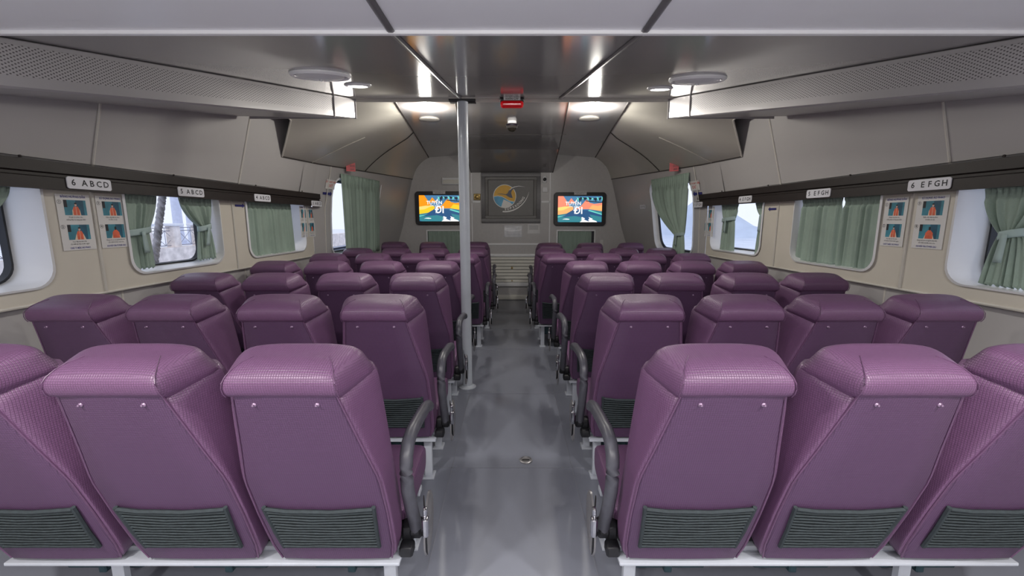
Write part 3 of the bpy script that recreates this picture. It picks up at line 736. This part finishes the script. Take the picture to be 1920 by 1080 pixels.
television(1.205, 1.645, 'wall television on the right of the logo panel, salmon and teal picture', False)
# curtained small windows under the televisions
for x0, x1, lab in ((-1.54, -.80, 'left'), (.80, 1.50, 'right')):
    cxx = (x0+x1)/2; WN += 1
    w = struct(empty('window_%d' % WN, (cxx, DB, 1.0)), 'small curtained window under the %s television' % lab)
    mb = MB(); rect_ring(mb, x1-x0, .56, .022, -.03, 0); build('frame', mb, M['white'], w)
    mb = MB(); mb.box((0, -.004, 0), (x1-x0-.04, .006, .52)); build('pane', mb, M['gasket'], w)
    curtain('curtain', 'gathered dark green curtain in the small window under the %s television' % lab, (x0+.03, DB-.022), (x1-.03-(.04 if x0 > 0 else 0), DB-.022), .74, 1.255, 8, (0, -1, 0), seed=20+int(x0 > 0), amp=.007)
# small fittings
def plate(name, lab, cat, x, z, w, h, m, d=.02, bev=.004, root=None):
    mb = MB(); mb.box((x, DB-d/2, z), (w, d, h), bev); return tag(build(name, mb, M[m]), lab, cat)
t = tag(empty('emergency_light', (-1.02, DB, 2.13)), 'white box emergency light above the left television by the pole', 'emergency light')
mb = MB(); mb.box((0, -.03, 0), (.42, .06, .12), .012); build('housing', mb, M['white'], t)
mb = MB(); mb.box((0, -.064, -.01), (.38, .012, .07), .005); build('diffuser', mb, M['louvre'], t)
t = tag(empty('brass_clock', (-.62, DB, 1.86)), 'small brass fitting left of the dark logo panel', 'wall fitting')
mb = MB(); mb.box((0, -.01, 0), (.12, .02, .11), .006); build('back_plate', mb, M['brass'], t)
mb = MB(); mb.lathe([(.035, .0), (.035, -.045), (.025, -.05), (.001, -.05)], n=20, axis='Y'); mb.box((0, -.03, -.005), (.1, .03, .03), .006); build('fitting', mb, M['brass'], t)
t = tag(empty('security_camera', (.575, DB, 2.16)), 'small white security camera at the right top of the logo panel', 'camera')
mb = MB(); mb.box((0, -.015, 0), (.07, .03, .12), .01); build('bracket', mb, M['white'], t)
mb = MB(); mb.lathe([(.028, -.02), (.028, -.07), (.02, -.075), (.001, -.076)], n=20, axis='Y'); build('lens', mb, M['black'], t)
t = tag(empty('light_switch', (.585, DB, 1.985)), 'white square switch right of the logo panel', 'switch')
mb = MB(); mb.box((0, -.008, 0), (.09, .016, .085), .006); build('plate', mb, M['white'], t)
mb = MB(); mb.box((.012, -.018, 0), (.04, .008, .05), .003); build('rocker', mb, M['white'], t)
t = tag(empty('document_sleeve', (.02, DB, 1.255)), 'shiny plastic document sleeve under the logo panel', 'document')
mb = MB(); mb.box((0, -.006, 0), (.32, .006, .21), .002); build('sheet', mb, M['film'], t)
mb = MB()
for z in (.09, .06, .03, 0, -.03, -.06): mb.box((0, -.0095, z), (.24, .001, .004))
build('lettering', mb, mat('faint_ink', (150, 150, 156), .5, noise=(20, .1)), t)
t = tag(empty('notice_paper', (.39, DB, 1.30)), 'small grey notice paper right of the shiny document sleeve', 'notice')
mb = MB(); mb.box((0, -.003, 0), (.22, .004, .17)); build('sheet', mb, mat('grey_paper', (222, 220, 220), .6, noise=(8, .04)), t)
mb = MB(); [mb.box((0, -.0055, .05-.02*k), (.16, .001, .004)) for k in range(4)]; build('lettering', mb, M['dseam'], t)
mb = MB(); mb.box((1.62, DB-.004, 1.05), (.06, .008, .10), .002); tag(build('paper_tag', mb, M['paper']), 'small white tag on the front wall right of the right curtained window', 'tag')

# ------------------------------------------------------------------ side wall signs and posters
def side_frame(side, d, z, e=.0, ex=0):
    r = (0, -side, 0); x = side*(xw(d)-e)
    dx = .03*-1  # hull taper
    rv = Vector((side*-.03, 1, 0)) if side < 0 else Vector((side*.03, -1, 0))
    if side < 0: rv = Vector((.03, 1, 0))
    return frame((x, d, z), rv, (0, 0, 1))
SIGNW = {(-1, '6'): 'above the large life jacket sheets, left rail', (-1, '5'): 'above the curtains framing the quay view', (-1, '4'): 'above the closed curtain on the left', (-1, '3'): 'at the far end of the left rail', (1, '6'): 'above the large life jacket sheets, right rail', (1, '5'): 'above the drawn curtain pair on the right', (1, '4'): 'above the right window with the hazy hill', (1, '3'): 'at the far end of the right rail'}
def seat_sign(side, d, num, letters, z=1.66, w=.24, h=.062, fr=None, lab=None):
    fr = fr or side_frame(side, d, z, .0715)
    o = fr[0]; t = tag(empty('seat_sign', o), lab or 'white seat row sign %s %s' % (num+' '+letters, SIGNW[(side, num)]), 'sign')
    f0 = (Vector((0, 0, 0)), fr[1], fr[2])
    mb = MB(); mb.prism(rrect(w, h, .012, 4), f0, 0, .005); build('plate', mb, M['sign'], t, smooth=30)
    mb = MB(); n = len(letters); text_into(mb, num, h*.72, f0, .0056, cx=-w*.37, bold=.0008)
    for k, c in enumerate(letters): text_into(mb, c, h*.72, f0, .0056, cx=-w*.37+w*.24+(w*.50)*k/max(1, n-1), bold=.0008)
    build('lettering', mb, M['ink'], t, smooth=0)
seat_sign(-1, 2.40, '6', 'ABCD'); seat_sign(-1, 3.12, '5', 'ABCD'); seat_sign(-1, 3.96, '4', 'ABCD'); seat_sign(-1, 4.98, '3', 'ABCD', z=1.645)
seat_sign(1, 2.43, '6', 'EFGH'); seat_sign(1, 3.26, '5', 'EFGH'); seat_sign(1, 4.22, '4', 'EFGH', w=.22); seat_sign(1, 5.22, '3', 'EFGH', z=1.64)
def poster(side, d, z, w, h, title, nums, caps, foot, lab, tint=True, cat='poster'):
    fr = side_frame(side, d, z, .003); t = tag(empty('poster', fr[0]), lab, cat, None)
    f0 = (Vector((0, 0, 0)), fr[1], fr[2])
    mb = MB(); mb.prism([(-w/2, -h/2), (w/2, -h/2), (w/2, h/2), (-w/2, h/2)], f0, 0, .0015); build('sheet', mb, M['paper'], t, smooth=0)
    mb = MB(); mb.cur = 0
    text_into(mb, title, h*.052, f0, .0022, cy=h*.455, bold=.0004, xs=.9)
    mb.cur = 1; pw, ph = w*.66, h*.27
    mbp = MB()
    for k, (n, cy) in enumerate(zip(nums, (h*.265, -h*.175))):
        mb.cur = 1; text_into(mb, n, h*.055, f0, .0022, cx=-w*.42, cy=cy+ph*.36, bold=.0004)
        ring = circ(h*.036, n=16); [poly(mb, [ring[i], ring[i+1], (ring[i+1][0]*.86, ring[i+1][1]*.86), (ring[i][0]*.86, ring[i][1]*.86)], (f0[1]*(-w*.42)+f0[2]*(cy+ph*.36), f0[1], f0[2]), .0021, 1) for i in range(16)]
        for j, c in enumerate(caps[k]): text_into(mb, c, h*.036, f0, .0022, cx=0, cy=cy-ph*.5-h*.035-j*h*.045, xs=.85)
        Fp = (f0[1]*(w*.03)+f0[2]*cy, f0[1], f0[2])
        Q = lambda pts, m, lv: poly(mbp, [(a*pw/2, b*ph/2) for a, b in pts], Fp, .0016+.0002*lv, m)
        Q([(-1, -1), (1, -1), (1, 1), (-1, 1)], 0, 1); Q([(.05, -1), (.75, -1), (.75, 1), (.05, 1)], 1, 2); Q([(-1, .05), (-.7, .05), (-.7, 1), (-1, 1)], 5, 2)
        arm = .0 if k == 0 else .12
        Q([(-.36-arm, -1), (.42+arm, -1), (.36, -.3), (.2, .1), (-.16, .1), (-.32, -.35)], 3, 3)          # shirt and arms
        if n == '4': Q([(-.34, -1), (.4, -1), (.4, -.2), (.14, .2), (-.1, .2), (-.34, -.2)], 2, 4)
        else:
            Q([(-.24, -1), (.0, -1), (.02, -.05), (-.02, .16), (-.14, .16), (-.26, -.2)], 2, 4); Q([(.06, -1), (.32, -1), (.32, -.2), (.2, .16), (.08, .16), (.04, -.05)], 2, 4)
        hd = [(.03+.10*math.cos(a/12*2*math.pi), .40+.24*math.sin(a/12*2*math.pi)) for a in range(12)]
        Q(hd, 5 if n == '4' else 4, 4); Q([(-.08, .46), (.14, .46), (.12, .64), (.03, .68), (-.06, .64)], 5, 5)
    mb.cur = 0; text_into(mb, foot, h*.042, f0, .0022, cy=-h*.46, bold=.0003, xs=.82)
    build('lettering', mb, [M['blue_ink'], M['ink']], t, smooth=0)
    build('photo_print', mbp, [M['teal'], M['dteal'], M['vest'], M['sleeve'], M['skin'], M['ink']], t, smooth=0)
A1 = [['Khoác áo phao vào,', 'luồng dây và vòng qua thân'], ['Kéo dây áo cho vừa', 'rồi thắt lại dây trước ngực']]
A2 = [['Thắt chặt dây áo phao', 'và kiểm tra lại'], ['Mang trẻ em và người khác khi', 'cần thiết thì làm như trên']]
for side, w_ in ((-1, 'left'), (1, 'right')):
    for k, (ti, nu, ca, fo, ww) in enumerate((('BẢNG HƯỚNG DẪN', '12', A1, 'CHÚ Ý: MẶC ÁO PHAO', 'photos 1 and 2'), ('SỬ DỤNG ÁO PHAO', '34', A2, 'KHI RỜI TÀU Ở PHÍA SAU', 'photos 3 and 4'))):
        d = ((2.365, 2.575), (2.685, 2.462))[side > 0][k]
        poster(side, d, 1.452, ((.178, .178), (.155, .178))[side > 0][k], .30, ti, nu, ca, fo, '%s large life jacket sheet on the %s wall, with %s' % ('nearer' if k == (0 if side < 0 else 1) else 'farther', w_, ww))
    c = 4.86+.02 if side < 0 else 5.12
    for k in (0, 1):
        off = -.085 if k == 0 else .085; d = c+off if side < 0 else c-off-.02
        ex = side_frame(side, d, 1.5)
        poster(side, d, 1.44, .15, .34, 'HƯỚNG DẪN' if k == 0 else 'ÁO PHAO', '12' if k == 0 else '34', A1 if k == 0 else A2, 'CHÚ Ý AN TOÀN', '%s sheet of the small safety poster pair at the %s rail end' % (('nearer', 'farther')[k if side < 0 else 1-k], w_))
# red notices on the cove edge, exit signs and arrows
def small_sign(name, lab, cat, side, fr, w, h, m, lines, ink, arrow=None):
    t = tag(empty(name, fr[0]), lab, cat); f0 = (Vector((0, 0, 0)), fr[1], fr[2])
    mb = MB(); mb.prism([(-w/2, -h/2), (w/2, -h/2), (w/2, h/2), (-w/2, h/2)], f0, 0, .004); build('plate', mb, M[m], t, smooth=0)
    if lines:
        mb = MB()
        for tx, s_, cxx, cyy in lines: text_into(mb, tx, s_, f0, .0046, cx=cxx, cy=cyy, bold=.0006)
        build('lettering', mb, M[ink], t, smooth=0)
def fwd_frame(side, D, z, e=.01):
    a = Vector((side*(XFq(side, D-.1, z)-e), D-.1, z)); b = Vector((side*(XFq(side, D+.1, z)-e), D+.1, z)); u = Vector((side*(XFq(side, D, z+.1)-e), D, z+.1))-Vector((side*(XFq(side, D, z-.1)-e), D, z-.1))
    r = (b-a) if side < 0 else (a-b); r.normalize(); n = r.cross(u); u2 = n.cross(r); return frame((a+b)/2, r, u2)
def arrow(side, fr, lab, w=.10, h=.022, tipsign=1):
    t = fr[0]; f0 = (Vector((0, 0, 0)), fr[1], fr[2]); q = tipsign
    pts = [(-w/2, -h*.28), (w*.28, -h*.28), (w*.28, -h*.6), (w/2, 0), (w*.28, h*.6), (w*.28, h*.28), (-w/2, h*.28)]
    if q < 0: pts = [(-a, b) for a, b in pts][::-1]
    mb = MB(); mb.prism(pts, f0, 0, .002); o = build('arrow_sign', mb, M['navy'], smooth=0, loc=t); tag(o, lab, 'arrow')
for side, w_ in ((-1, 'left'), (1, 'right')):
    f = fwd_frame(side, 5.30, 1.885 if side < 0 else 1.87); small_sign('exit_notice', 'white notice with red lettering beside the %s forward curtain' % w_, 'sign', side, f, .19, .115, 'paper', [('LỐI THOÁT HIỂM', .028, 0, .028), ('EXIT', .05, 0, -.018)], 'red_ink')
    arrow(side, fwd_frame(side, 5.28, 1.775), 'navy arrow under the white notice beside the %s forward curtain' % w_, w=.19, h=.05, tipsign=1 if side < 0 else -1)
    p = Vector(cove_pt(5.62, .02, side))
    f = frame(p+Vector((-side*.07, -.02, -.01)), (1, .35*side*0, 0), (0, 0, 1)); f = frame(p+Vector((-side*.05, -.09, .0)), (1, -.5*side, 0), (0, 0, 1))
    small_sign('red_notice', 'small square red notice above the %s forward window' % w_, 'sign', side, f, .11, .11, 'red', [('SOS', .035, .02, .01), ('EXIT', .022, .02, -.03)], 'ink')
arrow(-1, side_frame(-1, 3.74, 1.585, .004), 'navy arrow on the left cream panel before the closed curtain', w=.12, h=.03)
arrow(1, side_frame(1, 3.90, 1.56, .004), 'navy arrow on the right cream panel between two curtained windows', w=.11, h=.03, tipsign=-1)
f = fwd_frame(1, 6.75, 1.66); seat_sign(1, 0, '1', 'EFG', fr=f, w=.17, h=.06, lab='small seat row sign reading 1 E F G forward of the right forward window')

# ------------------------------------------------------------------ seats
def section(yr, z, wr, wf, t, th):
    """closed loop; rear at yr, thickness t forward; plane tilted by th"""
    half = [(0, 0), (.5*wr, 0), (wr*.92, 0), (wr*.985, .0005), (wr+.002, .004), (lerp(wr, wf, .12)+.002, .07*t), (lerp(wr, wf, .42), .28*t), (lerp(wr, wf, .74), .52*t), (wf, .80*t), (wf*.9, .97*t), (wf*.45, t*.99), (0, .95*t)]
    pts = half+[(-a, b) for a, b in half[-2:0:-1]]
    return [(a, yr+b*math.cos(th), z+b*math.sin(th)) for a, b in pts]
REC = math.radians(19)
def yr_at(z): return -.26+(.985-z)*math.tan(REC)
def make_seat(sd, aisle):
    """sd: +1 -> armrest on local +x side (aisle on the right), -1 mirror"""
    t = empty('ferry_seat')
    st = [(.275, .195, .20, .06), (.31, .212, .218, .09), (.40, .217, .224, .125), (.52, .220, .226, .13), (.66, .217, .226, .13), (.70, .212, .225, .14), (.80, .190, .222, .158), (.90, .170, .216, .180), (.96, .156, .211, .195), (1.004, .148, .2035, .20)]
    mb = MB(); mb.grid([section(yr_at(z), z, wr, wf, tt, REC) for z, wr, wf, tt in st], closed=True, cap=True)
    build('backrest', mb, M['purple'], t, sub=1)
    hs = [(.955, .020, .130, .185, .15), (.980, .008, .140, .202, .19), (.992, .002, .146, .2045, .197), (.998, -.012, .149, .2045, .202), (1.010, -.017, .150, .2025, .20), (1.026, -.016, .150, .197, .198), (1.046, -.012, .146, .190, .188), (1.063, .002, .141, .184, .172), (1.077, .024, .133, .173, .145), (1.088, .052, .121, .157, .108), (1.095, .084, .103, .132, .06)]
    arch = lambda q: (q[0], q[1], q[2]-.017*min(1, abs(q[0])/.2)**3*max(0, min(1, (q[2]-1.01)/.06)))
    mb = MB(); mb.grid([[arch(q) for q in section(yr_at(z)+dy, z, wr, wf, tt, REC*.6)] for z, dy, wr, wf, tt in hs], closed=True, cap=True)
    h = build('headrest', mb, M['purple'], t, sub=1)
    # rear panel, widening downwards
    PW = [(.29, .190), (.36, .203), (.52, .208), (.66, .205), (.70, .200), (.80, .178), (.90, .158), (1.0, .139)]
    mb = MB(); rows = []
    for z, w in PW:
        y = yr_at(z); rows.append([(-w, y+.002, z), (-w+.006, y-.005, z), (-w*.5, y-.008, z), (0, y-.009, z), (w*.5, y-.008, z), (w-.006, y-.005, z), (w, y+.002, z)])
    mb.grid(rows); build('back_panel', mb, M['purple_panel'], t, smooth=50)
    mb = MB()
    k = [(z, w+.003) for z, w in PW]
    mb.tube([(-w, yr_at(z)-.001, z) for z, w in k]+[(x, yr_at(.998)-.004, .998) for x in (-.1, 0, .1)]+[(w, yr_at(z)-.001, z) for z, w in k[::-1]], .0035, n=6)
    build('piping', mb, M['piping'], t)
    for s in (-1, 1):
        mb = MB(); mb.tube([arch((s*(wr+.003), yr_at(z)+dy+.0015, z)) for z, dy, wr, wf, tt in hs[3:]], .0016, n=5)
        build('stitching', mb, M['piping'], h)
    for s in (-1, 1):
        mb = MB(); c = (s*.086, yr_at(.970)-.006, .970); mb.lathe([(.0065, 0), (.0065, -.003), (.0045, -.005), (.003, -.006), (.003, -.010), (.001, -.011)], c, 14, axis='Y')
        build('screw', mb, M['screw'], t)
    # elastic net pocket
    mb = MB(); zt, zb = .555, .37
    Y = lambda z, e: yr_at(z)-e
    N = 14
    for k in range(N):
        z = lerp(zb, zt, k/(N-1)); w = .160+.012*(k/(N-1)); sag = .010*(k/(N-1))
        pts = [(w*q, Y(z, .016), z-sag*(1-q*q)-(.0012*math.sin(q*9+k))) for q in (-1, -.6, -.2, .2, .6, 1)]
        mb.tube(pts, .0038 if k < N-1 else .007, n=5)
    for s in (-1, 1): mb.tube([(s*.162, Y(zb-.008, .012), zb-.008), (s*.168, Y(.45, .016), .45), (s*.175, Y(zt+.008, .014), zt+.008)], .007, n=6)
    mb.grid([[(x*lerp(.16, .17, k), Y(lerp(zb, zt-.008, k), .0125), lerp(zb, zt-.008, k)) for x in (-1, 0, 1)] for k in (0, .5, 1)])
    mb.tube([(x, Y(zb-.005, .013), zb-.005) for x in (-.16, 0, .16)], .005, n=6)
    build('seat_pocket', mb, M['net'], t)
    # cushion
    mb = MB(); prof = [(.05, .31), (.06, .415), (.12, .435), (.30, .45), (.42, .458), (.475, .446), (.50, .41), (.49, .35), (.46, .315)]
    xs = [-.222, -.218, -.206, -.14, 0, .14, .206, .218, .222]; ks = [.80, .93, .99, 1, 1, 1, .99, .93, .80]
    rows = []
    for x, k in zip(xs, ks): rows.append([(x, lerp(.27, y, k), lerp(.38, z, k)) for y, z in prof])
    mb.grid(rows, closed=True, cap=True); build('seat_cushion', mb, M['purple'], t, sub=1)
    mb = MB(); mb.box((0, .25, .300), (.41, .40, .02), .006); build('seat_pan', mb, M['black'], t)
    mb = MB(); mb.box((0, .22, .20), (.34, .26, .14), .03); mb.box((0, .22, .20), (.03, .27, .146), .004); build('life_jacket_pouch', mb, M['teal_bag'], t)
    # armrest
    x = sd*(.262 if aisle else .2365); hx = .023 if aisle else .0115
    path = [(x, .06, .33), (x, .045, .38), (x, .0, .47), (x, -.035, .56), (x, -.045, .63), (x, -.035, .685), (x, -.005, .715), (x, .05, .728), (x, .16, .722), (x, .28, .710), (x, .345, .692), (x, .36, .68)]
    P = []
    for a, b in zip(path, path[1:]):
        for k in range(3): P.append(tuple(lerp(a[i], b[i], k/3) for i in range(3)))
    P.append(path[-1]); mb = MB(); mb.tube(P, .02, n=12, flat=(hx, .023))
    build('armrest', mb, M['charcoal'], t, smooth=60)
    mb = MB(); mb.lathe([(.03, -hx*.9), (.036, -hx*.6), (.036, hx*.6), (.03, hx*.9)], (x, .07, .335), 20, axis='X')
    if aisle: mb.box((sd*.232, .07, .325), (.045, .06, .06), .01); mb.box((sd*.236, .02, .29), (.05, .05, .04), .008)
    build('hinge', mb, M['black'], t)
    if aisle:
        mb = MB()
        el = [(.062*math.cos(a/24*2*math.pi), .112*math.sin(a/24*2*math.pi)) for a in range(24)]
        ro = [(.6, -.006), (1, -.003), (1, .004), (.9, .008)]
        X0 = sd*.292
        mb.grid([[(X0+sd*e, .13+a*k*1.25+.2*b*k, .31+b*k) for a, b in el] for k, e in ro], closed=True, cap=True)
        build('side_plate', mb, M['silver'], t, smooth=50)
        mb = MB(); mb.tube([(sd*.285, .10, .43), (sd*.298, .05, .42), (sd*.306, .02, .38), (sd*.308, .015, .28)], .01, n=6, flat=(.003, .02)); sb = build('seat_belt', mb, M['black'], t)
        mb = MB(); mb.box((sd*.308, .01, .385), (.022, .032, .07), .006); build('buckle', mb, M['chrome'], sb)
        mb = MB(); mb.box((sd*.306, .02, .435), (.014, .024, .032), .004); build('belt_tongue', mb, M['chrome'], sb)
    return t
# measured seat centres (x) per row, left and right of the aisle, from the aisle outwards
ROWS = {0: ([-.617, -1.09, -1.575], [.60, 1.08, 1.57]),
        1: ([-.640, -1.12, -1.63, -2.10], [.645, 1.11, 1.57, 2.03]),
        2: ([-.650, -1.14, -1.63, -2.10], [.648, 1.12, 1.61, 2.07]),
        3: ([-.660, -1.15, -1.63, -2.09], [.660, 1.13, 1.59, 2.04]),
        4: ([-.545, -1.02, -1.50, -1.98], [.515, 1.0, 1.475, 1.94]),
        5: ([-.500, -.99, -1.48, -1.97], [.500, .965, 1.43, 1.91]),
        6: ([-.535, -1.17, -1.735], [.555, 1.15, 1.75])}
ORD = ['nearest row', 'second row from camera', 'third row from camera', 'middle fourth row', 'third row from front wall', 'second row from front wall', 'foremost row']
PL = ['purple aisle seat', 'purple seat next but one to the aisle', 'third purple seat from the aisle', 'purple window-side seat']
PL[1] = 'second purple seat from the aisle'
protos = {(s, a): make_seat(-s, a) for s in (-1, 1) for a in (True, False)}; used = {k: False for k in protos}
lift = {(6, -1): .035, (6, 1): .02}
for r, (Ls, Rs) in ROWS.items():
    D = 1.16+.851*r+.20
    for side, xsr in ((-1, Ls), (1, Rs)):
        for k, x in enumerate(xsr):
            lab = '%s on the %s, %s' % (PL[k] if not (r == 6 and k == 2) else 'outermost purple seat', 'left' if side < 0 else 'right', ORD[r]); key = (side, k == 0)
            loc = (x, D, lift.get((r, side), 0))
            if not used[key]:
                o = protos[key]; used[key] = True; o.location = loc; tag(o, lab, 'seat', 'rows of purple ferry seats')
            else:
                o = dup(protos[key], loc, lab, 'rows of purple ferry seats')
        # bench frame
        a = min(abs(x) for x in xsr); b = max(abs(x) for x in xsr); z0 = lift.get((r, side), 0)
        t = tag(empty('floor_stand', (side*(a+b)/2, D, 0)), 'pale metal stand with legs under the %s seats of the %s' % ('left' if side < 0 else 'right', ORD[r]), 'stand', 'metal stands under the seat rows')
        c = (a+b)/2
        for y in (.06, .38):
            mb = MB(); mb.box((0, y, .272+z0), (b-a+.42, .05, .026), .003); build('beam', mb, M['frame_white'], t)
        mb = MB(); mb.box((0, .0, .266+z0), (b-a+.44, .06, .012), .003); build('rear_ledge', mb, M['frame_white'], t)
        for xx in (a-.16, b-.1):
            for y in (.06, .38):
                mb = MB(); mb.box((side*(xx-c), y, (.262+z0)/2), (.045, .03, .262+z0), .003); l = build('leg', mb, M['frame_white'], t)
                mb = MB(); mb.box((side*(xx-c), y, .006), (.07, .08, .012), .003); build('foot_plate', mb, M['frame_white'], l)

# floor drain
t = tag(empty('floor_drain', (.085, 2.43, 0)), 'small round metal deck fitting on the aisle floor', 'drain')
mb = MB(); mb.lathe([(.04, 0), (.04, .005), (.032, .007), (.03, .003), (.001, .003)], n=24); build('ring', mb, M['silver'], t)
mb = MB(); mb.box((0, 0, .005), (.044, .008, .004), .001); build('slot', mb, M['black'], t)

# ------------------------------------------------------------------ outside
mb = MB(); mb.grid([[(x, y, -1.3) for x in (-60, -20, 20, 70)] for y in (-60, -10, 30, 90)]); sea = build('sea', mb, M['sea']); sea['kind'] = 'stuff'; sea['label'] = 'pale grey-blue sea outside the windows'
def hills(name, lab, base, hmax, seed, z0=-1.3, wob=1.0):
    rnd = random.Random(seed); mb = MB(); a, b = Vector(base[0]), Vector(base[1]); n = 30; nn = Vector((b.y-a.y, a.x-b.x)).normalized(); rows = []
    hs = [hmax*(abs(math.sin(math.pi*i/n))**.6)*(.75+.25*math.sin(i*.8*wob+seed))*(1+rnd.uniform(-.1, .1)*.4) for i in range(n+1)]
    for k, (off, f) in enumerate(((-6, 0), (-3, .6), (0, 1), (4, .7), (9, 0))):
        row = []
        for i in range(n+1):
            p = a.lerp(b, i/n)+nn*off; row.append((p.x, p.y, z0+hs[i]*f*(1+rnd.uniform(-.05, .05))))
        rows.append(row)
    mb.grid(rows); tag(build(name, mb, M['hill'], smooth=80), lab, 'hill')
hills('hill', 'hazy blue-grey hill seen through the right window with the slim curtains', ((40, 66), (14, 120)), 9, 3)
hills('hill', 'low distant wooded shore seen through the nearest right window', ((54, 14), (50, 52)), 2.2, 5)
# left quay
XQ = -16
t = tag(empty('quay', (XQ, 18, -1)), 'stone quay edge seen through the left window', 'quay'); 
mb = MB(); mb.box((-10, 6, .5), (20, 70, 1.2)); build('deck', mb, M['concrete'], t)
mb = MB(); mb.box((0, 6, .62), (.6, 70, 1.1)); build('edge_wall', mb, M['stone'], t)
for k, y in enumerate((12.2, 13.9, 15.5, 17.1, 18.7, 20.3, 21.9, 23.5, 25.1)):
    q = tag(empty('stone_pillar', (XQ, y, .15)), ['rough stone railing pillar with pale capstone on the quay outside the left windows', 'rough stone railing pillar with pale capstone on the quay outside the left windows'][0], 'pillar', 'stone pillars of the quay railing')
    mb = MB(); mb.box((0, 0, .5), (.42, .42, 1.0), .03); build('shaft', mb, M['stone'], q)
    mb = MB(); mb.box((0, 0, 1.06), (.66, .66, .12), .03); build('capstone', mb, M['concrete'], q)
t = tag(empty('quay_railing', (XQ, 18, .15)), 'metal railing with crossed bars between the stone pillars on the quay', 'railing')
mb = MB()
for z in (.92, .78, .1): mb.tube([(0, -7, z), (0, 8, z)], .022, n=6)
build('rails', mb, M['railmetal'], t)
mb = MB()
for i in range(18):
    y = -7+i*.8
    mb.tube([(0, y, .1), (0, y, .92)], .014, n=5); mb.tube([(0, y, .1), (0, y+.8, .78)], .012, n=5); mb.tube([(0, y+.8, .1), (0, y, .78)], .012, n=5)
build('lattice', mb, M['railmetal'], t)
for (x, y, rr, lb) in ((-18.5, 23.9, .24, 'thick pale lamp post rising behind the quay railing'), (-17.5, 23.4, .13, 'slimmer pale post behind the quay railing')):
    mb = MB(); mb.lathe([(rr*1.5, 0), (rr*1.5, .2), (rr, .3), (rr*.9, 5), (rr*.7, 7)], n=14); tag(build('lamp_post', mb, M['lamppost'], loc=(x, y, .1)), lb, 'post')
# mooring rope
mb = MB(); a, b = Vector((-2.77, 3.80, 2.71)), Vector((-2.77, 3.16, .75))
for s in range(3):
    pth = []
    for i in range(140):
        k = i/139; p = a.lerp(b, k); an = k*90+s*2*math.pi/3; p = p+Vector((math.cos(an)*.014, math.sin(an)*.014, 0)); p.y += .1*(k-.5)**2; pth.append(p)
    mb.tube(pth, .015, n=6)
tag(build('mooring_rope', mb, M['rope'], smooth=60), 'thick twisted grey rope hanging diagonally outside the left window', 'rope')
